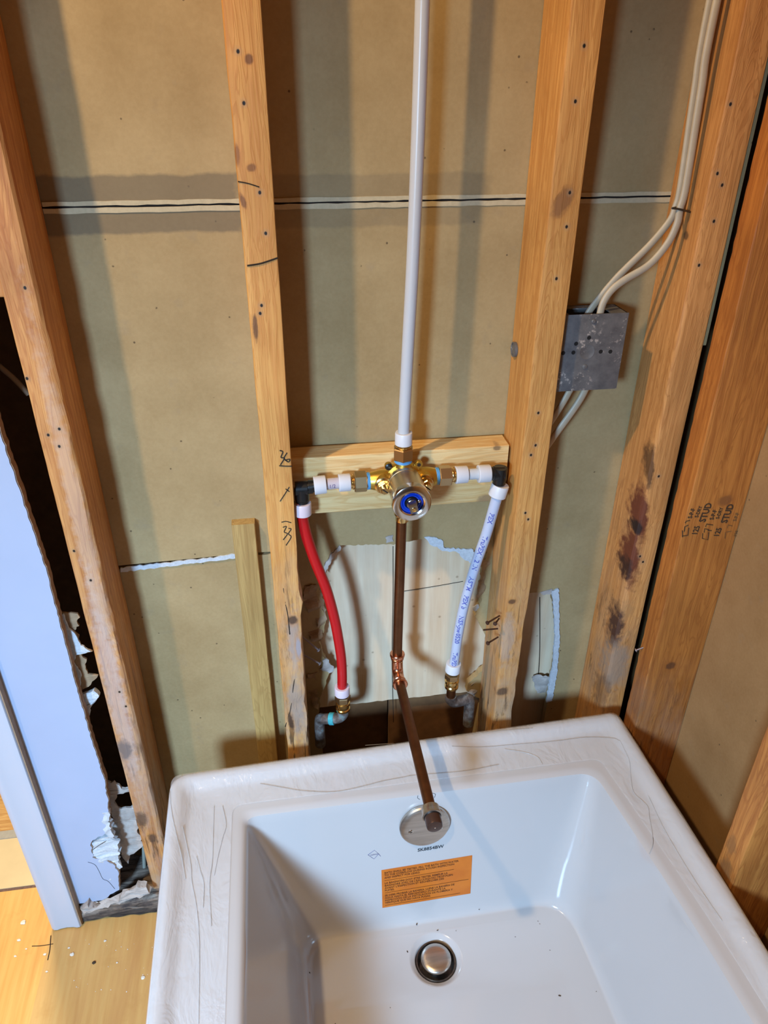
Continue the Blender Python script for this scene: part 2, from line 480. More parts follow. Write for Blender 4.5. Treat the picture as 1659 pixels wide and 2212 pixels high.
# white torn gypsum round the openings
def ragged(name, pts, y0, y1, mat, seed, amp=.0016):
    return sheet(name, jag(xz(pts), amp, .004, seed), y0, y1, mat, wall_back)
ragged('torn_edge', [(0.2432, 0.0885, 0.7248), (0.2614, 0.0885, 0.7250), (0.2741, 0.0885, 0.7150), (0.2762, 0.0885, 0.7022), (0.2972, 0.0885, 0.6985), (0.3279, 0.0885, 0.6938), (0.3290, 0.0885, 0.6772), (0.3232, 0.0885, 0.6685), (0.3102, 0.0885, 0.6753), (0.3000, 0.0885, 0.6910), (0.2741, 0.0885, 0.6961), (0.2543, 0.0885, 0.7114)], .087, .0905, M['gypsum'], 12)
ragged('torn_edge', [(0.1799, 0.0885, 0.7306), (0.1918, 0.0885, 0.7330), (0.1935, 0.0885, 0.7206), (0.1822, 0.0885, 0.7198)], .0875, .0905, M['torn_grey'], 13)
ragged('torn_edge', [(0.0790, 0.0885, 0.6797), (0.0934, 0.0885, 0.7069), (0.1086, 0.0885, 0.7222), (0.1099, 0.0885, 0.7168), (0.0977, 0.0885, 0.7030), (0.0866, 0.0885, 0.6807), (0.0799, 0.0885, 0.6632)], .087, .0905, M['torn_grey'], 14)
ragged('torn_edge', [(0.4725, 0.0885, 0.5938), (0.4845, 0.0885, 0.5985), (0.4919, 0.0885, 0.5471), (0.5010, 0.0885, 0.4825), (0.5065, 0.0885, 0.4037), (0.5055, 0.0885, 0.3306), (0.4948, 0.0885, 0.3273), (0.4937, 0.0885, 0.3822), (0.4954, 0.0885, 0.4279), (0.4907, 0.0885, 0.4946), (0.4802, 0.0885, 0.5586)], .086, .0905, M['gypsum'], 15, .0009)
ragged('torn_edge', [(0.4517, 0.0885, 0.5930), (0.4729, 0.0885, 0.5977), (0.4778, 0.0885, 0.5852), (0.4557, 0.0885, 0.5876)], .0875, .0905, M['torn_grey'], 16)
# torn brown paper left hanging in the opening
for i, pts in enumerate((
    [(0.0480, 0.0950, 0.6470), (0.0678, 0.0950, 0.6506), (0.0734, 0.0950, 0.6388), (0.0784, 0.0950, 0.6078), (0.0804, 0.0950, 0.5783), (0.0712, 0.0950, 0.5434), (0.0617, 0.0950, 0.5804), (0.0529, 0.0950, 0.5912), (0.0449, 0.0950, 0.6153)],
    [(0.0468, 0.0950, 0.5603), (0.0675, 0.0950, 0.5699), (0.0764, 0.0950, 0.5569), (0.0689, 0.0950, 0.5253), (0.0534, 0.0950, 0.5353)],
    [(0.0434, 0.0950, 0.4589), (0.0582, 0.0950, 0.4612), (0.0566, 0.0950, 0.4242), (0.0595, 0.0950, 0.3762), (0.0498, 0.0950, 0.3845), (0.0445, 0.0950, 0.4147)],
    [(0.3395, 0.0950, 0.6644), (0.3560, 0.0950, 0.6777), (0.3601, 0.0950, 0.6454), (0.3526, 0.0950, 0.6154), (0.3414, 0.0950, 0.5891), (0.3355, 0.0950, 0.6035), (0.3413, 0.0950, 0.6378)])):
    paper('torn_paper', xz(pts), .088, M['torn_paper'], wall_back, .008, 20 + i)
paper('torn_paper', xz([(0.0759, 0.0950, 0.4995), (0.0864, 0.0950, 0.4748), (0.0910, 0.0950, 0.4656), (0.0824, 0.0950, 0.4537), (0.0707, 0.0950, 0.4487), (0.0665, 0.0950, 0.4666)]), .088, M['torn_grey'], wall_back, .006, 31)
paper('torn_paper', xz([(0.3343, 0.0950, 0.3815), (0.3475, 0.0950, 0.3959), (0.3611, 0.0950, 0.4033), (0.3640, 0.0950, 0.3634), (0.3444, 0.0950, 0.3614)]), .088, M['torn_grey'], wall_back, .006, 32)
paper('torn_paper', xz([(0.3325, 0.0950, 0.5740), (0.3438, 0.0950, 0.5788), (0.3429, 0.0950, 0.5668), (0.3365, 0.0950, 0.5635)]), .088, M['gypsum'], wall_back, .004, 33)
paper('torn_paper', xz([(0.4646, 0.1000, 0.3848), (0.5030, 0.1000, 0.3844), (0.5029, 0.1000, 0.3392), (0.4787, 0.1000, 0.3402)]), .1, M['torn_grey'], wall_back, .005, 34)
# strip of board closing the upper part of the gap at the corner
sheet('gap_strip', rect(.5985, .6045, 1.052, 2.5), .004, .014, M['board'], wall_back)

# ---- right wall
wall_right = struct(sheet('wall_right', [(-2.9, -.02), (.234, -.02), (.234, 2.6), (-2.9, 2.6)], .690, .703, M['board_right'], axis='X'))

# ---- floors
# rest of the room: its walls and ceiling behind and above the camera
room = plain('dull_room_paint', srgb(96, 88, 80), .9)
ceil = bmesh.new(); bm_box(ceil, (-2.0, -2.9, 2.60), (.703, .25, 2.63)); struct(link_mesh('ceiling', ceil, room))
wf = bmesh.new(); bm_box(wf, (-2.0, -2.93, -.02), (.703, -2.90, 2.63)); struct(link_mesh('wall_front', wf, room))
ws = bmesh.new(); bm_box(ws, (-2.03, -2.93, -.02), (-2.0, .25, 2.63)); struct(link_mesh('wall_side', ws, room))
t = NT('plywood_floor')
x, y, z = t.sep()
g = t.noise(26, 5, 0.6, src=t.map(scale=(1, .10, 1)), dist=.8)
g2 = t.noise(120, 4, 0.6, src=t.map(scale=(1, .05, 1)))
c = t.ramp(g, [(0.3, srgb(222, 156, 72)), (0.5, srgb(240, 182, 92)), (0.72, srgb(248, 204, 118))])
c = t.mix(0.3, c, t.ramp(g2, [(0.35, srgb(196, 142, 80)), (0.65, srgb(236, 192, 124))]))
bl = t.noise(14, 4, 0.6)
dull = t.math('MULTIPLY', t.math('GREATER_THAN', x, -.458), 0.30)
c = t.mix(dull, c, srgb(178, 150, 110))
c = t.mix(t.math('MULTIPLY', t.ramp(bl, [(0.58, 0.0), (0.72, 1.0)]), 0.35), c, srgb(186, 130, 58))
t.col(c); t.b.inputs['Roughness'].default_value = 0.6; t.bump(g2, .15, .001)
M['plyfloor'] = t.m
floor = struct(sheet('floor', [(-2.0, -2.9), (.69, -2.9), (.69, .066), (-2.0, .066)], -.02, 0, M['plyfloor'], axis='Z'))
floor2 = sheet('floor_board', [(-1.8, .072), (.0, .072), (.0, .186), (-1.8, .186)], -.02, .001, plain('pale_sill_board', srgb(232, 206, 158), .5, var=.05, vscale=20), floor, axis='Z')
sheet('floor_gap', [(-1.8, .0655), (.0, .0655), (.0, .0725), (-1.8, .0725)], -.02, -.0005, plain('gap_dirt', srgb(120, 92, 80), .9, var=.3, vscale=200), floor, axis='Z')
sheet('floor_strip', [(-1.8, .186), (.0, .186), (.0, .205), (-1.8, .205)], -.02, .003, plain('grey_threshold_strip', srgb(178, 172, 160), .5, var=.08), floor, axis='Z')
sheet('floor_board', [(-1.8, .205), (.0, .205), (.0, 1.6), (-1.8, 1.6)], -.02, .001, wood('next_room_floor', srgb(220, 176, 110), srgb(184, 132, 70), 'X', seed=4), floor, axis='Z')
strokes('sheet_joint', [[(-0.4570, -0.0366, 0.0000), (-0.4530, -0.0618, 0.0000), (-0.4524, -0.0817, 0.0000)]], .0009, M['dark_line'], floor)
strokes('marker_line', [[(-0.4865, -0.0518, 0.0000), (-0.4693, -0.0535, 0.0000), (-0.4493, -0.0531, 0.0000)]], .0007, M['dark_line'], floor)

# ---- painted drywall remnant left of the tub
wl = [(-.405, .05)] + jag([(-.36, .052), (-.325, .075), (-.318, .12), (-.322, .15), (-.352, .175), (-.350, .215), (-.322, .235), (-.307, .28), (-.2985, .36)], .002, .006, 41, False) \
     + jag([(-.2985, .36), (-.3015, .457), (-.302, .60), (-.2995, .79), (-.309, .99), (-.309, 1.5), (-.306, 2.4)], .0008, .006, 42, False) + [(-.46, 2.4), (-.46, .05)]
wall_left = struct(sheet('wall_left', wl, -.013, -.0005, M['edge_brown']))
wlp = [(x_ - .0012 if x_ > -.40 else x_, z_) for x_, z_ in wl]
sheet('paint_skin', wlp, -.0145, -.0132, M['paint'], wall_left)
# broken corner: chunks of gypsum still holding on
def chunk(name, pts, y0, y1, mat, parent, seed):
    bm = bmesh.new(); bm_sheet(bm, jag(xz(pts), .002, .005, seed), y0, y1)
    bmesh.ops.triangulate(bm, faces=bm.faces)
    bmesh.ops.subdivide_edges(bm, edges=[e for e in bm.edges if e.calc_length() > .006], cuts=2)
    for v in bm.verts:
        q = v.co * 70 + Vector((seed, 0, 0)); v.co += noise.noise_vector(q) * .005
    return link_mesh(name, bm, mat, parent)
chunk('broken_gypsum', [(-0.3587, -0.0100, 0.2065), (-0.3395, -0.0100, 0.2178), (-0.3217, -0.0100, 0.2218), (-0.3062, -0.0100, 0.2035), (-0.3141, -0.0100, 0.1479), (-0.3112, -0.0100, 0.1366), (-0.3263, -0.0100, 0.1237), (-0.3367, -0.0100, 0.1014), (-0.3460, -0.0100, 0.1307), (-0.3540, -0.0100, 0.1564), (-0.3648, -0.0100, 0.1744)], -.012, -.004, M['gypsum'], wall_left, 51)
chunk('broken_gypsum', [(-0.3177, -0.0100, 0.2871), (-0.3084, -0.0100, 0.2877), (-0.3093, -0.0100, 0.2393), (-0.3079, -0.0100, 0.2115), (-0.3187, -0.0100, 0.2212), (-0.3227, -0.0100, 0.2419)], -.015, -.006, M['gypsum'], wall_left, 52)
chunk('broken_gypsum', [(-0.3429, -0.0100, 0.1028), (-0.3279, -0.0100, 0.1050), (-0.3276, -0.0100, 0.0786), (-0.3469, -0.0100, 0.0619), (-0.3524, -0.0100, 0.0772)], -.012, -.002, M['gypsum'], wall_left, 53)
strokes('crack', [[(-0.3642, -0.0146, 0.1652), (-0.3542, -0.0146, 0.1552), (-0.3507, -0.0146, 0.1358), (-0.3483, -0.0146, 0.1137), (-0.3404, -0.0146, 0.1037), (-0.3332, -0.0146, 0.0799)]], .0004, M['dark_line'], wall_left)
strokes('crack', [[(-0.3505, -0.0146, 0.1960), (-0.3378, -0.0146, 0.2061), (-0.3255, -0.0146, 0.2138)]], .0005, M['dark_line'], wall_left)
# remains of the inner lining behind the drywall edge
for i, (pts, mt) in enumerate((
    ([(-0.3184, 0.0100, 0.6927), (-0.3002, 0.0100, 0.6940), (-0.2845, 0.0100, 0.6888), (-0.2819, 0.0100, 0.6826), (-0.2870, 0.0100, 0.6763), (-0.2861, 0.0100, 0.6676), (-0.2945, 0.0100, 0.6582), (-0.2898, 0.0100, 0.6489), (-0.2941, 0.0100, 0.6334), (-0.2760, 0.0100, 0.6168), (-0.2872, 0.0100, 0.6146), (-0.2940, 0.0100, 0.6136), (-0.2879, 0.0100, 0.6037), (-0.2920, 0.0100, 0.5895), (-0.2908, 0.0100, 0.5744), (-0.2768, 0.0100, 0.5687), (-0.2873, 0.0100, 0.5568), (-0.2944, 0.0100, 0.5482), (-0.3093, 0.0100, 0.5425), (-0.3104, 0.0100, 0.5919), (-0.3144, 0.0100, 0.6377)], 'torn_paper'),
    ([(-0.3169, 0.0060, 0.6956), (-0.3004, 0.0060, 0.6954), (-0.3004, 0.0060, 0.6828), (-0.2981, 0.0060, 0.6688), (-0.2919, 0.0060, 0.6542), (-0.2876, 0.0060, 0.6360), (-0.2766, 0.0060, 0.6239), (-0.2880, 0.0060, 0.6200), (-0.2975, 0.0060, 0.6193), (-0.3045, 0.0060, 0.6039), (-0.2989, 0.0060, 0.5847), (-0.3029, 0.0060, 0.5570), (-0.3087, 0.0060, 0.5482), (-0.3136, 0.0060, 0.6051), (-0.3137, 0.0060, 0.6620)], 'gypsum'))):
    bm = bmesh.new(); bm_sheet(bm, jag(xz(pts), .0012, .004, 60 + i), .010 - .006 * i, .013 - .006 * i)
    for v in bm.verts: v.co.y += .002 * noise.noise(v.co * 60)
    link_mesh('torn_lining', bm, M[mt], wall_left)
# casing with a moulded face
bm = bmesh.new()
prof = [(-.4568, -.0135), (-.4568, -.0255), (-.452, -.0295), (-.446, -.030), (-.441, -.0285), (-.430, -.0275), (-.418, -.0285), (-.411, -.0305), (-.4065, -.0300), (-.4045, -.0275)]
full = prof + [(-.4045, -.0135)]
bm_sheet(bm, full, 0.004, 2.15, axis='Z')
casing = struct(link_mesh('trim_1', bm, M['gloss_paint'], None, 40))
bm = bmesh.new(); bm_box(bm, (-.4046, -.0278, .004), (-.4030, -.0135, 2.15))
link_mesh('raw_edge', bm, M['mdf'], casing)
# door jamb behind the casing
bm = bmesh.new(); bm_box(bm, (-.452, -.0130, 0), (-.436, .247, 2.15), .001)
struct(link_mesh('trim_2', bm, M['gloss_paint']))

# ------------------------------------------------------------------ studs
LW, DW = srgb(226, 176, 112), srgb(188, 128, 68)
def xyz(pts): return [tuple(p) for p in pts]

def fn_left(v):
    if v.y < .03:
        v.y += .0012 * noise.noise(Vector((v.x * 90, 3, v.z * 25)))
        if v.x > -.25: v.x -= .0015 * noise.noise(Vector((1, 2, v.z * 30)))
    return v
m_left = wood('left_stud_wood', srgb(228, 168, 100), srgb(184, 116, 60), seed=1.1,
    holes=[(-0.2464, 0.0000, 1.1572), (-0.2686, 0.0000, 1.0508), (-0.2455, 0.0000, 0.9836), (-0.2503, 0.0000, 0.9603), (-0.2636, 0.0000, 0.8036), (-0.2513, 0.0000, 0.7527), (-0.2485, 0.0000, 0.5407), (-0.2440, -0.0000, 0.5097), (-0.2603, 0.0000, 0.9763)],
    stains=[((-0.2472, -0.0000, 0.8096), (.010, .05, .28), srgb(226, 206, 190), 0, .34), ((-0.2548, 0.0000, 0.5368), (.012, .05, .20), srgb(216, 200, 194), 0, .45),
            ((-0.2627, 0.0000, 0.4152), (.011, .05, .022), srgb(120, 110, 108), 0, .85), ((-0.2628, -0.0000, 0.2419), (.009, .05, .02), srgb(88, 66, 52), 0, .8),
            ((-0.2526, 0.0000, 0.1893), (.006, .05, .012), srgb(70, 50, 40), 0, .8)],
    grime=(.2, .9, srgb(198, 186, 176), .5))
studL = timber('wall_stud', (-.2715, 0, .04), (-.2328, .0885, 2.4), 'Z', m_left, cr=(.002, lambda t: .010 + .003 * noise.noise(Vector((0, 5, t * 9))), .002, .002), seg=150, fn=fn_left)
tag(studL, 'pale wooden stud with white plaster smears between the painted drywall and the tub', 'stud')

def fn_centre(v):
    f = max(0, min(1, (.86 - v.z) / .3))
    if v.y < .03:
        n = noise.noise(Vector((v.x * 120, 7, v.z * 22)))
        v.y += f * .0050 * abs(n)
        if v.x > .02:
            e = noise.noise(Vector((4, 1, v.z * 26)))
            v.x -= f * (.002 + .008 * max(0, e))
            if .66 < v.z < .70: v.x += .005 * (1 - abs(v.z - .68) / .02)
        else:
            e = noise.noise(Vector((9, 1, v.z * 20))); v.x += f * .003 * max(0, e) + .0006 * e
    return v
m_centre = wood('centre_stud_wood', srgb(242, 184, 104), srgb(212, 144, 70), seed=2.7,
    holes=[(0.0124, 0.0000, 1.3861), (0.0142, 0.0000, 1.3398), (0.0236, 0.0000, 1.2527), (0.0269, 0.0000, 1.2096), (0.0157, 0.0000, 1.1279), (0.0133, 0.0000, 1.1185)],
    knots=[((0.0229, 0.0000, 1.3793), (.0045, .03, .0045), srgb(120, 74, 40), .2), ((0.0166, 0.0000, 1.2781), (.005, .03, .004), srgb(140, 92, 48), .2),
           ((0.0064, 0.0000, 1.1014), (.0028, .03, .016), srgb(112, 74, 46), .0), ((0.0045, 0.0000, 1.2440), (.003, .03, .008), srgb(130, 84, 46), .3),
           ((0.0023, 0.0000, 1.2906), (.003, .03, .010), srgb(150, 96, 48), .0), ((0.0246, 0.0000, 0.6502), (.0075, .03, .008), srgb(66, 46, 36), .0),
           ((0.0306, 0.0000, 0.5945), (.004, .03, .02), srgb(176, 170, 176), .0), ((0.0090, 0.0000, 0.4372), (.004, .03, .02), srgb(66, 46, 36), .1)],
    stains=[((0.0253, 0.0000, 0.6138), (.009, .05, .05), srgb(168, 160, 160), 0, .6), ((0.0199, 0.0000, 0.4673), (.012, .05, .06), srgb(160, 148, 142), 0, .6)],
    grime=(.4, .88, srgb(196, 172, 150), .8))
studC = timber('wall_stud', (0, 0, .0), (.0387, .0885, 2.4), 'Z', m_centre, cr=(lambda t: .003 + .004 * max(0, noise.noise(Vector((3, 5, t * 11)))), .0015, .002, .002), seg=190, fn=fn_centre, jit=.0005)
tag(studC, 'wooden stud left of the valve with black marker numbers and a split foot', 'stud')
ink = plain('black_marker', srgb(24, 22, 22), .6)
strokes('saw_cut', [[(0.0029, -0.0002, 1.1745), (0.0169, -0.0002, 1.1762), (0.0277, -0.0002, 1.1790), (0.0386, -0.0002, 1.1823)]], .0010, M['dark_line'], studC)
strokes('crack', [[(0.0008, -0.0002, 1.2644), (0.0112, -0.0002, 1.2624), (0.0235, -0.0002, 1.2585)]], .0006, M['dark_line'], studC)
strokes('crack', [[(0.0146, 0.0010, 0.7113), (0.0156, 0.0010, 0.6855), (0.0181, 0.0010, 0.6590), (0.0187, 0.0010, 0.6229)]], .0009, M['dark_line'], studC)
strokes('crack', [[(0.0264, 0.0014, 0.5557), (0.0183, 0.0014, 0.5173), (0.0109, 0.0014, 0.4672), (-0.0008, 0.0014, 0.4265)]], .0007, M['dark_line'], studC)
strokes('marker_number', [[(0.0242, -0.0003, 0.9361), (0.0283, -0.0003, 0.9337), (0.0253, -0.0003, 0.9257), (0.0295, -0.0003, 0.9241), (0.0240, -0.0003, 0.9148)],
                          [(0.0337, -0.0003, 0.9320), (0.0295, -0.0003, 0.9241), (0.0347, -0.0003, 0.9182), (0.0368, -0.0003, 0.9222), (0.0300, -0.0003, 0.9213)],
                          [(0.0221, -0.0003, 0.9135), (0.0312, -0.0003, 0.9122), (0.0393, -0.0003, 0.9116)]], .0008, ink, studC)
strokes('marker_number', [[(0.0193, 0.0002, 0.8250), (0.0258, 0.0002, 0.8259), (0.0328, 0.0002, 0.8230)], [(0.0207, 0.0002, 0.8165), (0.0259, 0.0002, 0.8175), (0.0221, 0.0002, 0.8087), (0.0265, 0.0002, 0.8052), (0.0200, 0.0002, 0.7957)],
                          [(0.0283, 0.0002, 0.8143), (0.0321, 0.0002, 0.8124), (0.0278, 0.0002, 0.8051), (0.0313, 0.0002, 0.7993), (0.0233, 0.0002, 0.7860)]], .0008, ink, studC)
strokes('marker_cross', [[(0.0336, -0.0003, 0.8802), (0.0266, -0.0003, 0.8692), (0.0196, -0.0003, 0.8588)], [(0.0284, -0.0003, 0.8777), (0.0332, -0.0003, 0.8730)]], .0007, ink, studC)

def fn_right(v):
    f = max(0, min(1, (.72 - v.z) / .15))
    if v.y < .03:
        if v.x > .38: v.x -= f * (.004 + .006 * max(0, noise.noise(Vector((2, 8, v.z * 16))))) ; 
        n = noise.noise(Vector((v.x * 90, 4, v.z * 26))); v.y += f * .004 * abs(n)
    return v
m_right = wood('right_stud_wood', srgb(236, 178, 102), srgb(200, 136, 66), seed=5.2, rings=12,
    holes=[(0.3806, -0.0000, 1.3936), (0.3780, 0.0000, 1.3412), (0.3843, 0.0000, 1.2471), (0.3854, 0.0000, 1.2090), (0.3803, 0.0000, 1.1480), (0.3771, 0.0000, 0.9686), (0.3786, 0.0000, 0.9198), (0.3735, 0.0000, 0.9050), (0.3751, 0.0000, 0.8104), (0.3806, -0.0000, 0.7988)],
    knots=[((0.3771, 0.0000, 1.2371), (.010, .03, .0185), srgb(150, 102, 60), -.45), ((0.3699, 0.0000, 0.6476), (.006, .03, .005), srgb(96, 62, 40), 0),
           ((0.3707, 0.0000, 0.4545), (.010, .03, .009), srgb(96, 72, 56), 0)],
    stains=[((0.3695, 0.0000, 0.5673), (.010, .05, .05), srgb(190, 168, 150), 0, .6), ((0.3510, 0.0300, 0.4450), (.03, .05, .05), srgb(180, 150, 118), 0, .5)],
    grime=(.4, .8, srgb(200, 172, 144), .8))
studR = timber('wall_stud', (.3603, 0, .0), (.399, .0885, 2.4), 'Z', m_right, cr=(.0035, .0015, .002, .002), seg=190, fn=fn_right, jit=.0005)
tag(studR, 'wooden stud right of the valve with a large knot and bent nails near its foot', 'stud')

def fn_corner(v):
    f = max(0, min(1, (1.15 - v.z) / .2))
    if v.y < .05 and v.x < .58:
        e = noise.noise(Vector((6, 2, v.z * 14))); v.x += f * .003 * max(0, e); v.y += f * .004 * max(0, e)
    return v
m_corner = wood('corner_stud_wood', srgb(236, 172, 102), srgb(192, 128, 66), seed=8.4, rings=14,
    holes=[(0.5644, 0.0000, 1.3382), (0.5664, 0.0000, 1.2654), (0.5756, 0.0000, 1.2525), (0.5749, 0.0000, 1.2114), (0.5675, 0.0000, 1.1589), (0.5743, 0.0000, 0.8563), (0.5720, -0.0000, 0.7145), (0.5788, 0.0000, 0.7033)],
    knots=[((0.5515, 0.0100, 1.3440), (.004, .02, .006), srgb(110, 80, 52), 0), ((0.5562, 0.0300, 1.1902), (.02, .006, .005), srgb(110, 80, 52), 0)],
    stains=[((0.5569, 0.0000, 0.7090), (.011, .04, .035), srgb(140, 74, 38), .1, .9), ((0.5672, 0.0000, 0.6071), (.014, .04, .02), srgb(176, 132, 84), 0, .5), ((0.5604, 0.0000, 0.8719), (.004, .03, .04), srgb(70, 44, 26), .1, .8), ((0.5594, 0.0000, 0.7933), (.0100, .04, .048), srgb(112, 52, 32), .18, .95),
            ((0.5568, 0.0000, 0.7264), (.0125, .04, .062), srgb(116, 58, 34), .14, .95), ((0.5604, 0.0000, 0.7643), (.005, .03, .012), srgb(44, 28, 24), .1, .95),
            ((0.5554, 0.0000, 0.6870), (.008, .04, .02), srgb(60, 34, 24), .1, .9),
            ((0.5510, 0.0000, 0.5750), (.0155, .04, .052), srgb(72, 42, 32), .1, .95), ((0.5444, 0.0000, 0.5410), (.010, .04, .02), srgb(110, 52, 30), .1, .9),
            ((0.5701, 0.0000, 0.4861), (.020, .04, .05), srgb(160, 140, 122), 0, .75), ((0.5549, 0.0000, 0.4233), (.012, .04, .035), srgb(120, 84, 54), 0, .6)],
    grime=(.35, .9, srgb(170, 146, 122), .5))
studK = timber('wall_stud', (.5584, 0, .0), (.598, .0885, 2.4), 'Z', m_corner, cr=(lambda t: .004 + .007 * max(0, min(1, (1.2 - t) / .4)), .0015, .002, .002), seg=170, fn=fn_corner, jit=.0004)
tag(studK, 'wooden corner stud with dark red-brown rot patches on its edge', 'stud')

def fn_rw(v):
    if v.x < .61: v.x += .0009 * noise.noise(Vector((3, v.y * 300, v.z * 160)))
    return v
m_rw = wood('side_stud_wood', srgb(214, 138, 62), srgb(172, 100, 38), seed=11.3, rings=8,
    knots=[((0.6383, -0.0496, 0.5237), (.0085, .03, .0075), srgb(104, 62, 36), 0), ((0.6563, -0.0496, 0.8367), (.010, .03, .0085), srgb(150, 92, 46), 0), ((0.5862, -0.0496, 1.0238), (.004, .03, .012), srgb(150, 96, 50), 0)],
    stains=[((0.5960, -0.0450, 0.4393), (.012, .03, .05), srgb(150, 112, 84), 0, .5)],
    grime=(.35, .55, srgb(180, 150, 126), .35))
studRW = timber('wall_stud', (.6007, -.0496, .0), (.6895, -.0104, 2.4), 'Z', m_rw, cr=(.002, .0015, .0015, .0025), seg=200, fn=fn_rw)
tag(studRW, 'right wall stud nearest the corner, stamped with black lumber marks', 'stud')
stamp = plain('stamp_ink', srgb(70, 48, 30), .8)
YS = -.0499
def st(body, u, size, ink_=stamp):
    return text_on('lumber_stamp', body, size, u, (.12, 0, 1), (-1, 0, .12), ink_, studRW, squeeze=.85, bold=.03)
st('STUD', (0.6327, -0.0501, 0.8023), .0150)
st('125', (0.6246, -0.0501, 0.7806), .0125)
st('S-DRY', (0.6197, -0.0501, 0.8113), .0082)
st('S-P-F', (0.6098, -0.0501, 0.8106), .0094)
st('STUD', (0.6681, -0.0501, 0.7976), .0150)
st('125', (0.6608, -0.0501, 0.7741), .0125)
st('S-DRY', (0.6536, -0.0501, 0.8060), .0082)
st('S-P-F', (0.6450, -0.0501, 0.8052), .0094)
faint = plain('faint_stamp_ink', srgb(120, 84, 48), .8)
st('S-P-F', (0.6823, -0.0501, 0.7996), .0080, faint)
st('125', (0.6912, -0.0501, 0.7713), .009, faint)
for dx, mt in ((0, stamp), (43, stamp), (88, faint)):
    pass
strokes('lumber_stamp', [[(0.6024, -0.0499, 0.7792), (0.5999, -0.0499, 0.7907)], [(0.6020, -0.0499, 0.7809), (0.6106, -0.0499, 0.7817), (0.6091, -0.0499, 0.7947)], [(0.6032, -0.0499, 0.7888), (0.6021, -0.0499, 0.7969), (0.6073, -0.0499, 0.7996)], [(0.6014, -0.0499, 0.8033), (0.6022, -0.0499, 0.8064), (0.6077, -0.0499, 0.8075)]], .0007, stamp, studRW, n=1)
strokes('lumber_stamp', [[(0.6337, -0.0499, 0.7829), (0.6351, -0.0499, 0.7738), (0.6447, -0.0499, 0.7705), (0.6431, -0.0499, 0.7836)], [(0.6356, -0.0499, 0.7843), (0.6348, -0.0499, 0.7908), (0.6419, -0.0499, 0.7886)], [(0.6355, -0.0499, 0.7940), (0.6358, -0.0499, 0.7987), (0.6466, -0.0499, 0.7962)], [(0.6408, -0.0499, 0.7871), (0.6468, -0.0499, 0.7865)]], .0007, stamp, studRW, n=1)
strokes('lumber_stamp', [[(0.6702, -0.0499, 0.7812), (0.6722, -0.0499, 0.7705)], [(0.6715, -0.0499, 0.7819), (0.6794, -0.0499, 0.7828)], [(0.6711, -0.0499, 0.7892), (0.6714, -0.0499, 0.7940), (0.6786, -0.0499, 0.7918)]], .0005, faint, studRW, n=1)

m_rw2 = wood('side_stud_wood_near', srgb(224, 152, 76), srgb(180, 108, 46), seed=14.1,
    holes=[],
    stains=[((.6007, -.335, .40), (.02, .012, .025), srgb(120, 88, 56), 0, .6), ((.6007, -.33, .45), (.02, .008, .02), srgb(150, 104, 60), 0, .6)])
studRW2 = timber('wall_stud', (.6007, -.354, .0), (.6895, -.316, 2.4), 'Z', m_rw2, seg=90, fn=fn_rw)
tag(studRW2, 'right wall stud rising beside the middle of the tub, at the right edge', 'stud')

# blocking behind the valve
m_block = wood('block_wood', srgb(255, 226, 166), srgb(232, 182, 112), 'X', seed=17.0,
    holes=[], knots=[((.327, .046, .812), (.012, .02, .009), srgb(176, 142, 104), 0), ((.338, .04, .897), (.006, .03, .004), srgb(140, 110, 76), 0)])
block = timber('blocking', (.0390, .0445, .8085), (.3555, .0825, .9005), 'X', m_block, cr=(.002, .002, .002, .002), seg=70, jit=.0005)
tag(block, 'pale new wooden block spanning between two studs behind the brass valve', 'blocking')
# shim strip standing against the back wall
m_shim = wood('shim_wood', srgb(196, 166, 104), srgb(168, 136, 80), seed=19.0)
shim = timber('batten', (-.056, .072, .02), (-.0215, .0888, .783), 'Z', m_shim, seg=50)
tag(shim, 'short weathered batten standing against the brown board left of the numbered stud', 'batten')
# blocking stub at the far left
stub = timber('blocking', (-.40, .004, 1.146), (-.2720, .086, 1.166), 'X', m_left, seg=12, cr=(.003, .003, .003, .003))
tag(stub, 'stub of wooden blocking meeting the leftmost stud at the left edge', 'blocking')
# rotten bottom plate
def fn_plate(v):
    n = noise.noise(Vector((v.x * 30, v.y * 60, v.z * 60)))
    v.z += .010 * n if v.z > .02 else .001 * n
    v.y += .005 * noise.noise(Vector((v.x * 40, 9, v.z * 120)))
    return v
t = NT('rotten_plate_wood')
st_ = t.map(scale=(.12, 1, 1))
g = t.noise(90, 7, .7, src=st_, dist=.6); g2 = t.noise(18, 5, .65)
c = t.ramp(g, [(0.34, srgb(52, 46, 44)), (0.46, srgb(128, 112, 100)), (0.66, srgb(190, 174, 158))])
c = t.mix(t.math('MULTIPLY', t.ramp(g2, [(0.5, 0.0), (0.62, 1.0)]), .7), c, srgb(52, 50, 58))
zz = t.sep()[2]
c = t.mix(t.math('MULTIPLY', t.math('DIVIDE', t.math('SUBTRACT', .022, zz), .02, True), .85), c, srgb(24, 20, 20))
t.col(c); t.b.inputs['Roughness'].default_value = .95; t.bump(g, 1.0, .004)
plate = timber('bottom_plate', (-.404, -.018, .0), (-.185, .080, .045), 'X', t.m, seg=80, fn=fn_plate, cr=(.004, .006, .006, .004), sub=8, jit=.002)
tag(plate, 'rotten grey bottom plate on the floor between the white casing and the tub', 'plate')
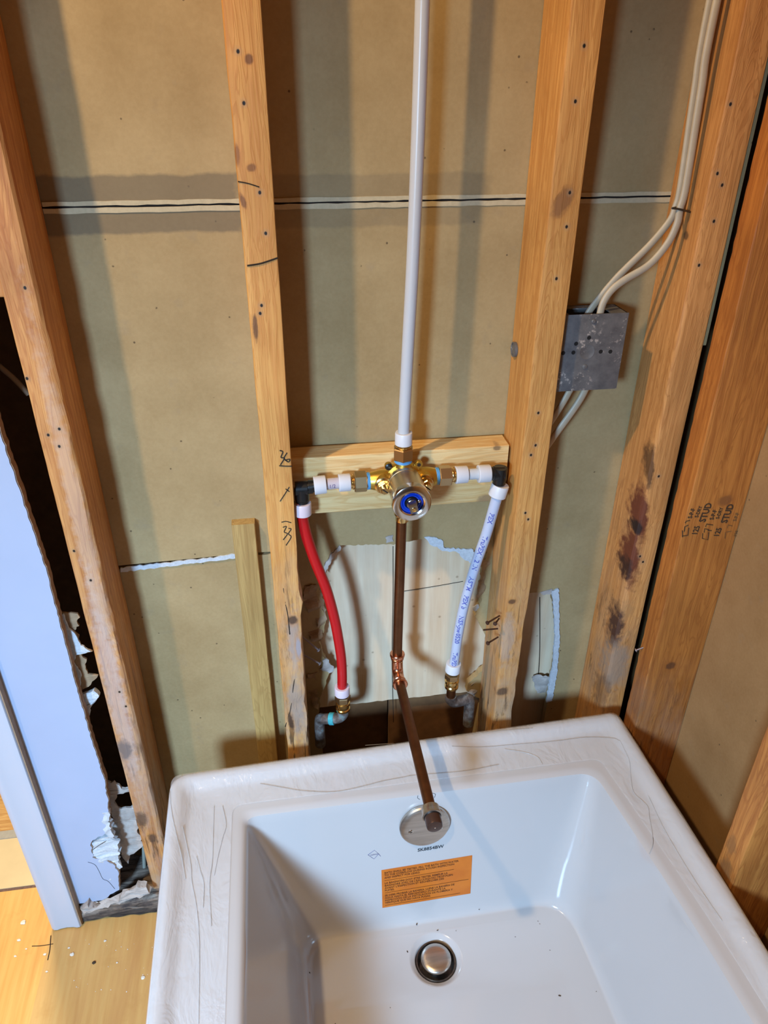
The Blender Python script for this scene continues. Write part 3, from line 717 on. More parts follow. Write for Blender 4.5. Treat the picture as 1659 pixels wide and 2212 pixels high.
# torn lining and rubble lying on the plate
def rubble(name, pts, y0, y1, mat, seed, label, cat, amp=.005):
    bm = bmesh.new(); bm_sheet(bm, jag(xz(pts), .0025, .006, seed), y0, y1)
    bmesh.ops.triangulate(bm, faces=bm.faces)
    bmesh.ops.subdivide_edges(bm, edges=[e for e in bm.edges if e.calc_length() > .007], cuts=2)
    for v in bm.verts: v.co += noise.noise_vector(v.co * 55 + Vector((seed, 0, 0))) * amp
    return tag(link_mesh(name, bm, mat), label, cat)
rubble('torn_lining_paper', [(-0.3162, 0.0200, 0.3228), (-0.2981, 0.0200, 0.3219), (-0.2870, 0.0200, 0.3059), (-0.2708, 0.0200, 0.3006), (-0.2742, 0.0200, 0.2893), (-0.2991, 0.0200, 0.2890), (-0.3060, 0.0200, 0.2673), (-0.2976, 0.0200, 0.2523), (-0.2746, 0.0200, 0.2579), (-0.2802, 0.0200, 0.1935), (-0.2739, 0.0200, 0.1504), (-0.2952, 0.0200, 0.1306), (-0.3111, 0.0200, 0.1040), (-0.3197, 0.0200, 0.1222), (-0.3213, 0.0200, 0.1887), (-0.3186, 0.0200, 0.2488), (-0.3180, 0.0200, 0.2876)], .019, .023, M['torn_grey'], 71,
       'torn grey lining paper hanging between the broken drywall and the leftmost stud', 'paper')
rubble('plaster_rubble', [(-0.3984, -0.0120, 0.0484), (-0.3848, -0.0120, 0.0595), (-0.3684, -0.0120, 0.0414), (-0.3485, -0.0120, 0.0511), (-0.3243, -0.0120, 0.0669), (-0.2890, -0.0120, 0.0911), (-0.2719, -0.0120, 0.0846), (-0.2695, -0.0120, 0.0672), (-0.2942, -0.0120, 0.0586), (-0.3269, -0.0120, 0.0519), (-0.3500, -0.0120, 0.0429), (-0.3763, -0.0120, 0.0346), (-0.3963, -0.0120, 0.0336)], -.024, -.013, M['torn_grey'], 72,
       'heap of broken plaster and paper lying on the rotten bottom plate', 'rubble', .008)
rubble('plaster_chunk', [(-0.3107, 0.0100, 0.5350), (-0.2999, 0.0100, 0.5412), (-0.2840, 0.0100, 0.5448), (-0.2803, 0.0100, 0.5346), (-0.2838, 0.0100, 0.5234), (-0.2927, 0.0100, 0.5128), (-0.3025, 0.0100, 0.4982), (-0.3097, 0.0100, 0.4972), (-0.3121, 0.0100, 0.5136)], .002, .010, M['gypsum'], 73,
       'loose white plaster chunk hanging beside the cut drywall edge, left of the leftmost stud', 'plaster')
# wire behind the left stud and pipe in the hole by the plate
wire = tube('cable', [(-0.3249, 0.0600, 1.0579), (-0.3166, 0.0600, 1.0472), (-0.3038, 0.0600, 1.0306), (-0.2909, 0.0600, 1.0087)], .0035, plain('old_cable', srgb(150, 128, 104), .6))
tag(wire, 'thin old cable crossing the dark gap at the left edge', 'cable')
cable_pale = plain('old_white_cable', srgb(168, 172, 160), .5)
w2 = tube('cable', [(-0.2839, 0.0500, 0.1205), (-0.2904, 0.0500, 0.0733), (-0.2963, 0.0500, 0.0243), (-0.2986, 0.0500, -0.0197)], .0035, cable_pale)
tag(w2, 'pale cable end standing in the dark hole above the bottom plate', 'cable')

# plaster chips on the floor
M['chip'] = plain('plaster_chip', srgb(240, 234, 220), .9)
M['chip_dark'] = plain('dirt_crumb', srgb(70, 52, 36), .9)
chips = (((-0.5130, -0.0038, 0.0000), .0052, 'largest flat white plaster chip on the golden plywood left of the casing', 0),
 ((-0.5127, -0.0370, 0.0000), .0032, 'pale chip on the golden plywood below the largest chip', 0), ((-0.4952, -0.0556, -0.0000), .0018, 'tiny pale chip just left of the black marker line', 0),
 ((-0.5114, -0.0665, 0.0000), .0024, 'pale chip lowest of those on the golden plywood', 0), ((-0.4597, -0.0708, 0.0000), .0026, 'small chip beside the lower end of the plywood joint', 0),
 ((-0.4112, -0.0779, 0.0000), .0042, 'white plaster chip on the floor below the foot of the casing', 0), ((-0.3698, -0.0987, 0.0000), .0034, 'dark brown crumb on the plywood between casing and tub', 1),
 ((-0.4493, -0.1023, 0.0000), .0022, 'small white chip below the marker cross on the plywood', 0), ((-0.2802, -0.1375, 0.0000), .0038, 'white plaster chip on the plywood close to the tub side', 0),
 ((-0.3569, -0.0616, 0.0000), .0024, 'small white chip on the floor just below the rotten plate', 0), ((-0.4194, -0.0651, 0.0000), .0022, 'small chip on the floor touching below the casing foot', 0),
 ((-0.3291, -0.1047, 0.0000), .0018, 'tiny chip right of the dark brown crumb on the plywood', 0))
for i, (p, r, lab, dk) in enumerate(chips):
    bm = bmesh.new(); bmesh.ops.create_icosphere(bm, subdivisions=2, radius=1)
    for v in bm.verts:
        n = 1 + .45 * noise.noise(v.co * 1.6 + Vector((i * 7, 0, 0)))
        v.co = Vector((p[0] + v.co.x * r * n, p[1] + v.co.y * r * n * .8, max(0.0001, .0008 + v.co.z * r * (.35 if not dk else .6) * n)))
    tag(link_mesh('plaster_chip' if not dk else 'wood_crumb', bm, M['chip_dark'] if dk else M['chip']), lab, 'debris', 'debris on the plywood floor')
for i in range(26):
    rnd = random.Random(i + 200)
    x_ = rnd.uniform(-.40, -.23); y_ = rnd.uniform(-.16, -.045); r = rnd.uniform(.0005, .0012)
    bm = bmesh.new(); bmesh.ops.create_icosphere(bm, subdivisions=1, radius=1)
    for v in bm.verts: v.co = Vector((x_ + v.co.x * r, y_ + v.co.y * r, .0004 + v.co.z * r * .5))
    tag(link_mesh('plaster_crumb', bm, M['chip']), 'tiny white plaster crumb scattered on the plywood before the rotten plate', 'debris', 'plaster crumbs before the plate')

# ------------------------------------------------------------------ bathtub
def ring_pts(corners, radii, zs, n_arc=8, n_side=14):
    """closed ring through rounded corners; zs one height per corner"""
    N = len(corners); P = [Vector((c[0], c[1], z)) for c, z in zip(corners, zs)]
    tang = []
    for i in range(N):
        a = (P[i - 1] - P[i]).normalized(); b = (P[(i + 1) % N] - P[i]).normalized()
        tang.append((P[i] + a * radii[i], P[i] + b * radii[i]))
    out = []
    for i in range(N):
        s, e = tang[i]
        for k in range(n_arc + 1):
            u = k / n_arc
            out.append((1 - u) ** 2 * s + 2 * u * (1 - u) * P[i] + u * u * e)
        nx = tang[(i + 1) % N][0]
        for k in range(1, n_side): out.append(e.lerp(nx, k / n_side))
    return out
OUT = [(-.1857, -.0573), (.5735, -.0292), (.5960, -.470), (.600, -1.52), (-.165, -1.52)]
INN = [(-.0667, -.1455), (.4859, -.1406), (.5387, -.510), (.545, -1.40), (-.070, -1.40)]
BOT = [(.0000, -.1800), (.4620, -.1750), (.4850, -.510), (.470, -1.20), (.0100, -1.20)]
def inset(C, d):
    """move each corner inward by d"""
    N = len(C); out = []
    for i in range(N):
        p = Vector(C[i]); a = (Vector(C[i - 1]) - p).normalized(); b = (Vector(C[(i + 1) % N]) - p).normalized()
        bis = a + b
        if bis.length < .05: bis = Vector((a.y, -a.x)); bis = bis if bis.x < 0 else -bis
        bis.normalize(); s = abs(a.x * bis.y - a.y * bis.x)
        out.append(tuple(p + bis * (d / max(s, .3))))
    return out
def mixc(A, B, s): return [(a[0] + (b[0] - a[0]) * s, a[1] + (b[1] - a[1]) * s) for a, b in zip(A, B)]
rings = []
def ring(C, r, z):
    zs = z if isinstance(z, (list, tuple)) else [z] * 5
    rr = r if isinstance(r, (list, tuple)) else [r] * 5
    rings.append(ring_pts(C, rr, zs))
ro = [.030, .018, .15, .03, .03]
ring(OUT, ro, .0)
ring(OUT, ro, .385)
ring(inset(OUT, .0006), ro, .402)
ring(inset(OUT, .003), ro, .4095)
ring(inset(OUT, .008), [.028, .016, .15, .03, .03], .4135)
ring(inset(OUT, .016), [.018, .014, .15, .03, .03], .4135)
ring(inset(OUT, .024), [.018, .014, .15, .03, .03], .4105)
ring(inset(OUT, .030), [.018, .014, .15, .03, .03], .4055)
ring(inset(OUT, .038), [.018, .014, .15, .03, .03], .4030)
ri = [.018, .028, .25, .06, .06]
ring(inset(INN, -.012), ri, .4020)
ring(inset(INN, -.006), ri, .4012)
for s, z in ((0, .3985), (.035, .392), (.065, .383), (.10, .37), (.35, .30), (.6, .23), (.85, .160), (.91, .144), (.97, .133), (1.05, .1255), (1.12, .1215), (1.19, .120), (1.25, .120)):
    q = min(1, max(0, (s - .1) / .75))
    ring(mixc(INN, BOT, s), [ri[0] + q * .035, ri[1] + q * .035, .25, .10, .10], z)
tub_root = thing('bathtub', 'glossy white bathtub with an orange sticker, standing in the stripped alcove', 'bathtub', (.2, -.75, 0))
t = NT('white_enamel')
n = t.noise(500, 2, .5)
t.col((.485, .47, .465, 1)); t.b.inputs['Roughness'].default_value = .13
t.b.inputs['Coat Weight'].default_value = .5; t.b.inputs['Coat Roughness'].default_value = .04
M['tub'] = t.m
bm = bmesh.new()
VR = [[bm.verts.new(p) for p in r] for r in rings]
n_ = len(VR[0])
for a, b in zip(VR, VR[1:]):
    for k in range(n_): bm.faces.new((a[k], a[(k + 1) % n_], b[(k + 1) % n_], b[k]))
# floor with the drain dish
DR = Vector((.2165, -.2440))
circ = lambda r: [(DR.x + r * math.cos(2 * PI * k / 48), DR.y + r * math.sin(2 * PI * k / 48)) for k in range(48)]
last = VR[-1]; hole = [bm.verts.new((x, y, .120)) for x, y in circ(.0445)]
tris = tessellate_polygon([[Vector((v.co.x, v.co.y, 0)) for v in last], [Vector((v.co.x, v.co.y, 0)) for v in hole]])
allv = last + hole
for tr in tris:
    try: bm.faces.new([allv[i] for i in tr])
    except ValueError: pass
prev = hole
for r, z in ((.0425, .1194), (.040, .1175), (.036, .1150), (.0345, .1140), (.0335, .1080), (.0335, .09)):
    cur = [bm.verts.new((x, y, z)) for x, y in circ(r)]
    for k in range(48): bm.faces.new((prev[k], prev[(k + 1) % 48], cur[(k + 1) % 48], cur[k]))
    prev = cur
shell = link_mesh('shell', bm, M['tub'], tub_root, 50)

from mathutils.bvhtree import BVHTree
_bm = bmesh.new(); _bm.from_mesh(shell.data); SHELL = BVHTree.FromBMesh(_bm); _bm.free()
def onwall(p, lift):
    h = SHELL.ray_cast(Vector((p[0], p[1] - .08, p[2])), Vector((0, 1, 0)))
    return (h[0] + Vector((0, -lift, lift * .12))) if h[0] else Vector(p)
def ondeck(p, lift=.0003):
    h = SHELL.ray_cast(Vector((p[0], p[1], p[2] + .05)), Vector((0, 0, -1)))
    return (h[0] + Vector((0, 0, lift))) if h[0] else Vector(p)
def settle(o, lift, base):
    off = o.location.copy()
    for v in o.data.vertices:
        w_ = onwall(v.co, lift); v.co.y += (w_.y - base(v.co))
    return o
# thin protective film left on the deck
t = NT('clear_film')
w = t.noise(26, 5, .65, src=t.map(scale=(1, .45, 1)), dist=1.2); w2 = t.noise(120, 3, .6, src=t.map(scale=(1, .3, 1)))
t.b.inputs['Base Color'].default_value = (.85, .86, .88, 1); t.b.inputs['Roughness'].default_value = .10
t.bump(t.math('ADD', w, t.math('MULTIPLY', w2, .25)), .8, .006)
tr_ = t.n.new('ShaderNodeBsdfTransparent'); mx = t.n.new('ShaderNodeMixShader'); mx.inputs[0].default_value = .26
t.link(tr_.outputs[0], mx.inputs[1]); t.link(t.b.outputs[0], mx.inputs[2]); t.link(mx.outputs[0], t.n['Material Output'].inputs['Surface'])
M['film'] = t.m
bm = bmesh.new(); fr = []
for C, z in ((inset(OUT, .004), .4118), (inset(OUT, .008), .4147), (inset(OUT, .016), .4147), (inset(OUT, .024), .4120), (inset(OUT, .032), .4072), (inset(OUT, .040), .4044), (mixc(inset(OUT, .040), inset(INN, -.02), .35), .4041), (mixc(inset(OUT, .040), inset(INN, -.02), .7), .4038), (inset(INN, -.020), .4034)):
    fr.append([bm.verts.new(p) for p in ring_pts(C, [.018, .016, .2, .03, .03], [z] * 5, 8, 40)])
nf = len(fr[0])
for a, b in zip(fr, fr[1:]):
    for k in range(nf): bm.faces.new((a[k], a[(k + 1) % nf], b[(k + 1) % nf], b[k]))
for v in bm.verts:
    e = noise.noise(Vector((v.co.x * 40, v.co.y * 22, 0))); v.co.z += .0005 + .0010 * abs(e)
film = link_mesh('protective_film', bm, M['film'], tub_root, 80)
crease = plain('film_crease', srgb(200, 198, 196), .2)
dirt = plain('deck_dirt', srgb(158, 134, 106), .9, var=.3, vscale=300)
for pts in ([(-0.0444, -0.0903, 0.4048), (-0.0101, -0.1024, 0.4048), (0.0211, -0.1132, 0.4048), (0.0695, -0.1220, 0.4048), (0.1119, -0.1185, 0.4048), (0.1472, -0.1129, 0.4048), (0.1796, -0.1104, 0.4048), (0.2015, -0.1090, 0.4048), (0.2740, -0.1122, 0.4048), (0.3381, -0.1075, 0.4048)],
            [(0.1285, -0.0403, 0.4075), (0.1600, -0.0419, 0.4075), (0.2299, -0.0451, 0.4075), (0.2892, -0.0487, 0.4075), (0.3520, -0.0476, 0.4075), (0.4127, -0.0502, 0.4075)],
            [(0.2696, -0.0654, 0.4048), (0.3265, -0.0708, 0.4048), (0.3826, -0.0720, 0.4048), (0.4454, -0.0741, 0.4048), (0.4992, -0.0737, 0.4048), (0.5401, -0.0818, 0.4048), (0.5498, -0.0934, 0.4048)]):
    strokes('dirt_line', [pts], .0004, dirt, tub_root, proj=lambda p, l: ondeck(p, .0012))
for pts in ([(0.5498, -0.0934, 0.4048), (0.5496, -0.1192, 0.4048), (0.5475, -0.1381, 0.4048), (0.5347, -0.1732, 0.4048), (0.5306, -0.1939, 0.4048), (0.5399, -0.2176, 0.4048), (0.5341, -0.2375, 0.4048), (0.5214, -0.2761, 0.4048), (0.5085, -0.2924, 0.4048)],
            [(-0.1840, -0.0770, 0.4048), (-0.1756, -0.1294, 0.4048), (-0.1652, -0.1708, 0.4048), (-0.1560, -0.2023, 0.4048), (-0.1479, -0.2392, 0.4048)],
            [(-0.1144, -0.1217, 0.4048), (-0.1135, -0.1706, 0.4048), (-0.1126, -0.2160, 0.4048), (-0.1146, -0.2510, 0.4048), (-0.1092, -0.3106, 0.4048)],
            [(-0.1578, -0.1562, 0.4048), (-0.1493, -0.1884, 0.4048), (-0.1419, -0.2189, 0.4048), (-0.1388, -0.2440, 0.4048), (-0.1300, -0.2822, 0.4048), (-0.1232, -0.3329, 0.4048), (-0.1183, -0.4274, 0.4048)],
            [(-0.1018, -0.1236, 0.4048), (-0.0952, -0.1574, 0.4048), (-0.0997, -0.1804, 0.4048), (-0.1051, -0.2097, 0.4048), (-0.1090, -0.2380, 0.4048)],
            [(-0.1351, -0.2053, 0.4048), (-0.1285, -0.2280, 0.4048), (-0.1222, -0.2499, 0.4048), (-0.1215, -0.2834, 0.4048)],
            [(0.5568, -0.4024, 0.4048), (0.5502, -0.3418, 0.4048), (0.5465, -0.2674, 0.4048), (0.5489, -0.2018, 0.4048)],
            [(0.3558, -0.0790, 0.4048), (0.3844, -0.0891, 0.4048), (0.4039, -0.1018, 0.4048), (0.4079, -0.1177, 0.4048)]):
    strokes('film_crease', [pts], .0005, crease, tub_root, proj=lambda p, l: ondeck(p, .0012))

# sticker with its small print
q = [(0.1380, -0.1625, 0.2505), (0.2897, -0.1606, 0.2545), (0.2894, -0.1713, 0.1673), (0.1382, -0.1730, 0.1647)]
Q = [Vector(p) for p in q]
def onlabel(u, v, lift=.0010):   # u right, v down, 0..1
    p = (Q[0] * (1 - u) + Q[1] * u) * (1 - v) + (Q[3] * (1 - u) + Q[2] * u) * v
    return onwall(p, lift)
bm = bmesh.new(); NU, NV = 16, 10
for lift, fl in ((.0007, 0), (.0002, 1)):
    g = [[bm.verts.new(onlabel(i / NU, j / NV, lift)) for i in range(NU + 1)] for j in range(NV + 1)]
    for j in range(NV):
        for i in range(NU):
            bm.faces.new((g[j][i], g[j][i + 1], g[j + 1][i + 1], g[j + 1][i]))
    if not fl: g0 = g
edge = lambda g: g[0] + [r[-1] for r in g[1:]] + g[-1][-2::-1] + [r[0] for r in g[-2:0:-1]]
ea, eb = edge(g0), edge(g)
for k in range(len(ea)):
    k2 = (k + 1) % len(ea); bm.faces.new((ea[k], ea[k2], eb[k2], eb[k]))
t = NT('orange_sticker'); nz = t.noise(30, 3, .5); t.col(t.ramp(nz, [(.3, srgb(216, 112, 22)), (.7, srgb(232, 130, 34))])); t.b.inputs['Roughness'].default_value = .35
stk = link_mesh('sticker', bm, t.m, tub_root)
lines = [('BATH SHALL BE TESTED. FILL THE BATH WITH WATER', .10), ('TO THE OVERFLOW DURING ROUGH INSPECTION', .165), ('AND INSPECT FOR LEAKS.', .23),
         ('LA BAIGNOIRE DOIT ETRE TESTEE. REMPLIR LA', .37), ('BAIGNOIRE AVEC DE L\'EAU JUSQU\'AU TROP-PLEIN', .435), ('AVANT L\'INSPECTION ET RECHERCHER DES', .50), ('FUITES.', .565),
         ('SE DEBE PROBAR LA BANERA. LLENE LA BANERA DE', .70), ('AGUA HASTA EL REBOSADERO DURANTE LA', .765), ('INSPECCION DE LA INSTALACION DE PLOMERIA Y', .83), ('VERIFIQUE QUE NO HAYA FUGAS.', .895)]
bm = bmesh.new()
for s, v0 in lines:
    tb = text_bm(s, 1.0, bold=.02); w_ = max(v.co.x for v in tb.verts)
    sc = .92 / 27.5
    sc = min(sc, .93 / w_)
    mp = {}
    for v in tb.verts: mp[v.index] = bm.verts.new(onlabel(.03 + v.co.x * sc, v0 - v.co.y * .066))
    for f in tb.faces:
        try: bm.faces.new([mp[v.index] for v in f.verts])
        except ValueError: pass
    tb.free()
for v0, u1 in ((.275, .80), (.60, .97), (.935, .88)):
    bm.faces.new([bm.verts.new(onlabel(a, b)) for a, b in ((.03, v0), (u1, v0), (u1, v0 + .009), (.03, v0 + .009))])
pr_ink = plain('sticker_print', srgb(98, 44, 6), .5)
link_mesh('lettering', bm, pr_ink, stk)
du = (Q[1] - Q[0]).normalized(); dv = (Q[0] - Q[3]).normalized()
gi = plain('grey_print', srgb(62, 66, 70), .5)
settle(text_on('printed_code', 'SK8854BW', .0092, (0.1977, -0.1583, 0.2800), du, dv, gi, tub_root, squeeze=1.0, bold=.02), .0005, lambda c: c.y)
# certification mark: diamond outline with small letters
vi = plain('violet_print', srgb(110, 110, 150), .5)
strokes('printed_mark', [[(0.1169, -0.1580, 0.2881), (0.1275, -0.1569, 0.2961), (0.1341, -0.1580, 0.2869), (0.1264, -0.1593, 0.2773), (0.1169, -0.1580, 0.2881)], [(0.1341, -0.1580, 0.2869), (0.1370, -0.1587, 0.2813)]], .00045, vi, tub_root, n=1, proj=onwall)
settle(text_on('printed_mark', 'IAPMO', .0042, (0.1206, -0.1583, 0.2854), du, dv, vi, tub_root), .0005, lambda c: c.y)
strokes('printed_mark', [[(0.1981, -0.1438, 0.3977), (0.1974, -0.1444, 0.3931), (0.2011, -0.1448, 0.3897)], [(0.2209, -0.1435, 0.3986), (0.2261, -0.1438, 0.3959), (0.2240, -0.1446, 0.3896)]], .0004, gi, tub_root, n=2, proj=onwall)

# overflow plate
nickel = NT('brushed_nickel'); gz = nickel.noise(200, 4, .6, src=nickel.map(scale=(.06, 1, 1)))
nickel.col(nickel.ramp(gz, [(.3, srgb(206, 196, 184)), (.7, srgb(236, 226, 214))])); M['nickel'] = nickel.set(Metallic=1.0, Roughness=.33)
M['chrome'] = plain('polished_nickel', srgb(245, 236, 224), .16, 1.0)
wn = Vector((-.009, -1, .157 * .9)).normalized()
wn = Vector((0, -1, 0)) + Vector((0, 0, .123)); wn.normalize()
OV = Vector((0.2082, -0.1503, 0.3390)) + wn * .0025
ovf = thing('overflow_plate', 'round brushed nickel overflow plate on the inner end wall of the tub', 'overflow plate', OV)
lathe('plate', OV, wn, [(0, .0405), (.004, .0405), (.0065, .0385), (.0078, .0355), (.0090, .030), (.0092, .0)], M['nickel'], ovf, 64, sm=25)
ux = Vector((1, 0, 0)); 
for sx in (-1, 1):
    cpt = OV + ux * (.0235 * sx) + wn * .0085 + Vector((0, 0, -.003))
    sc_ = lathe('screw', cpt, wn, [(0, .0042), (.0012, .0040), (.0020, .0028), (.0022, 0)], M['chrome'], ovf, 20)
    bm = bmesh.new()
    for a in (0, PI / 2):
        d1 = Vector((math.cos(a), 0, math.sin(a))); d2 = Vector((-math.sin(a), 0, math.cos(a)))
        c0 = cpt + wn * .0022
        vs = [bm.verts.new(c0 + d1 * x * .0026 + d2 * y * .0005 + wn * .0001) for x, y in ((-1, -1), (1, -1), (1, 1), (-1, 1))]
        bm.faces.new(vs)
    link_mesh('slot', bm, M['dark_line'], sc_)

# drain
drn = thing('drain', 'round metal drain with a domed nickel stopper in the tub floor', 'drain', (DR.x, DR.y, .10))
M['dmetal'] = plain('dull_drain_metal', srgb(120, 112, 106), .35, .9, var=.3, vscale=150)
lathe('flange', (DR.x, DR.y, .0895), (0, 0, 1), [(0, .0332), (.022, .0332), (.0238, .0325), (.0235, .0305), (.018, .0285), (.004, .0265), (.003, 0)], M['dmetal'], drn, 48)
lathe('stopper', (DR.x, DR.y, .094), (0, 0, 1), [(0, .006), (.020, .006), (.021, .0215), (.0225, .0240), (.0245, .0250), (.0270, .0246), (.0290, .0225), (.0305, .017), (.0312, .009), (.0314, 0)], M['nickel'], drn, 48, sm=45)
rnd = random.Random(5)
# specks of dirt in the basin
specks = (((0.1721, -0.2261, 0.1200), .0022), ((0.0101, -0.2356, 0.1200), .003), ((0.1309, -0.3064, 0.1200), .001), ((0.3968, -0.3280, 0.1200), .0026), ((0.4032, -0.2131, 0.1200), .001), ((0.3053, -0.1794, 0.1300), .0014),
          ((0.2284, -0.1992, 0.1210), .0018), ((0.2591, -0.2045, 0.1210), .0010), ((0.3553, -0.2284, 0.1200), .0010), ((0.4017, -0.2080, 0.1200), .0010), ((0.4054, -0.2582, 0.1200), .0010), ((0.4561, -0.3305, 0.1200), .001), ((0.1952, -0.1851, 0.1230), .0022), ((0.0445, -0.3167, 0.1200), .0014))
for i, (p, r) in enumerate(specks):
    bm = bmesh.new(); bmesh.ops.create_icosphere(bm, subdivisions=1, radius=1); a = rnd.uniform(0, 3)
    for v in bm.verts:
        x_, y_ = v.co.x * r, v.co.y * r * .45
        v.co = Vector((p[0] + x_ * math.cos(a) - y_ * math.sin(a), p[1] + x_ * math.sin(a) + y_ * math.cos(a), p[2] + .0004 + v.co.z * r * .3))
    tag(link_mesh('dirt_speck', bm, M['chip_dark']), 'small dark dirt speck lying in the bottom of the white tub', 'debris', 'dirt specks in the tub')

# ------------------------------------------------------------------ valve
M['brass'] = plain('rough_cast_brass', srgb(240, 200, 96), .40, 1.0, var=.08, vscale=90, bump=.04)
M['brass_b'] = plain('bright_brass', srgb(250, 214, 144), .22, 1.0)
M['steel'] = plain('satin_steel', srgb(240, 226, 196), .34, 1.0)
M['adapter'] = plain('dull_brass_adapter', srgb(212, 184, 140), .36, 1.0)
M['tape'] = plain('blue_thread_seal', srgb(104, 176, 232), .5)
M['blue'] = plain('blue_plastic', srgb(10, 66, 200), .25)
M['blackp'] = plain('black_plastic', srgb(20, 22, 24), .35)
M['copper_old'] = plain('aged_copper', srgb(136, 92, 62), .42, 1.0, var=.2, vscale=40)
M['copper_new'] = plain('bright_copper', srgb(250, 176, 140), .22, 1.0)
VC = Vector((.1945, .020, .8705))
valve = thing('shower_valve', 'brass mixing valve with a steel cylinder and blue cartridge, fixed before the wooden block', 'valve', VC)
bm = bmesh.new()
X1 = Vector((1, 0, 0)); Y1 = Vector((0, 1, 0)); Z1 = Vector((0, 0, 1))
bm_lathe(bm, VC + Y1 * .018, -Y1, [(0, .020), (.006, .0255), (.020, .0275), (.024, .0265)], 40)       # hub
for sx in (-1, 1):
    bm_tube(bm, [VC + X1 * sx * q for q in (.006, .016, .024, .034, .043, .049)], [.014, .0145, .0155, .0155, .0135, .0118], 24)
    bm_tube(bm, [VC + X1 * sx * .030 + Y1 * .004, VC + X1 * sx * .030 - Y1 * .008, VC + X1 * sx * .0302 - Y1 * .014], [.0142, .0135, .0115], 24)
bm_tube(bm, [VC + Z1 * q for q in (.006, .020, .030, .036)], [.015, .0130, .0115, .0112], 24)
bm_tube(bm, [VC - Z1 * q for q in (.006, .020, .032, .044)], [.015, .0130, .0100, .0095], 24)
body = link_mesh('valve_body', bm, M['brass'], valve, 50)
for sx in (-1, 1):                                                     # mounting ears with screws
    e = VC + Vector((sx * .0215, -.004, .0235))
    bm = bmesh.new()
    bm_tube(bm, [VC + Vector((sx * .008, .002, .012)), VC + Vector((sx * .016, -.002, .019)), e], [.006, .0045, .0048], 12, flat=.5)
    bm_lathe(bm, e + Y1 * .003, -Y1, [(0, .0055), (.005, .0055), (.0056, .005)], 20)
    ear = link_mesh('mounting_ear', bm, M['brass'], valve, 40)
    if sx < 0:
        lathe('screw', e - Y1 * .002, -Y1, [(0, .0052), (.0015, .0052), (.0028, .0035), (.003, 0)], M['blackp'], ear, 20)
    else:
        lathe('screw_hole', e - Y1 * .0026, -Y1, [(0, .0026), (.0003, .0026)], M['dark_line'], ear, 16)
# service stops left and right
for sx in (-1, 1):
    c0 = VC + Vector((sx * .030, -.013, -.001))
    stop = lathe('service_stop', c0, -Y1, [(0, .0125), (.003, .0125), (.004, .0105), (.007, .0105)], M['brass_b'], valve, 32)
    lathe('hex_cap', c0 - Y1 * .006, -Y1, [(0, .0095), (.006, .0095), (.007, .0085)], M['brass_b'], stop, hexa=True, sm=20)
    lathe('stop_stem', c0 - Y1 * .012, -Y1, [(0, .0055), (.006, .0055), (.0068, .0048), (.0068, .0)], M['brass_b'], stop, 24)
    bm = bmesh.new(); a = .7
    d1 = Vector((math.cos(a), 0, -math.sin(a))); d2 = Vector((math.sin(a), 0, math.cos(a))); cc = c0 - Y1 * .0190
    bm.faces.new([bm.verts.new(cc + d1 * x * .0045 + d2 * y * .0009) for x, y in ((-1, -1), (1, -1), (1, 1), (-1, 1))])
    link_mesh('screw_slot', bm, M['dark_line'], stop)
lathe('bleed_screw', VC + Vector((-.017, -.014, -.013)), -Y1, [(0, .0035), (.006, .0035), (.0075, .0028), (.008, 0)], M['brass_b'], valve, 20)
# cylinder and cartridge
F0 = VC - Y1 * .004
cyl = lathe('valve_cylinder', F0, -Y1, [(0, .0235), (.010, .0240), (.0105, .0246), (.017, .0246), (.0175, .0240), (.0190, .0240), (.0195, .0250), (.060, .0252)], M['steel'], valve, 64)
bonnet = lathe('bonnet_nut', F0 - Y1 * .056, -Y1, [(0, .0250), (.001, .0268), (.010, .0272), (.0125, .0264), (.0135, .0245), (.0138, .0180), (.0125, .0160), (.0060, .0155), (.0055, 0)], M['chrome'], valve, 64)
Fr = F0 - Y1 * .063
lathe('cartridge_ring', Fr, -Y1, [(0, .0154), (.003, .0154), (.0035, .0140), (.002, .0118), (.0035, .0112), (.0035, .0100), (.001, .0090)], M['blue'], valve, 48)
lathe('cartridge_core', Fr, -Y1, [(0, .0088), (.0030, .0088), (.0045, .0078), (.0045, 0)], M['blackp'], valve, 32)
stem = bmesh.new()
bm_lathe(stem, Fr - Y1 * .004, -Y1, [(0, .0070), (.004, .0070), (.0045, .0062)], 24)
bm_lathe(stem, Fr - Y1 * .008, -Y1, [(0, .0078), (.013, .0078), (.014, .0070)], hexa=False, seg=4, phase=PI / 4 + .25)
stem_o = link_mesh('stem', stem, plain('dark_steel', srgb(176, 168, 160), .3, 1.0), valve, 30)
lathe('stem_screw_hole', Fr - Y1 * .022, -Y1, [(0, .0032), (.0008, .0032), (.0010, .0022), (.0002, .0020), (.0002, 0)], M['brass_b'], stem_o, 20)
# stop pin beside the stem
lathe('stop_pin', Fr + Vector((.0095, 0, .0035)), -Y1, [(0, .002), (.007, .002), (.0075, .0012)], M['chrome'], valve, 12)
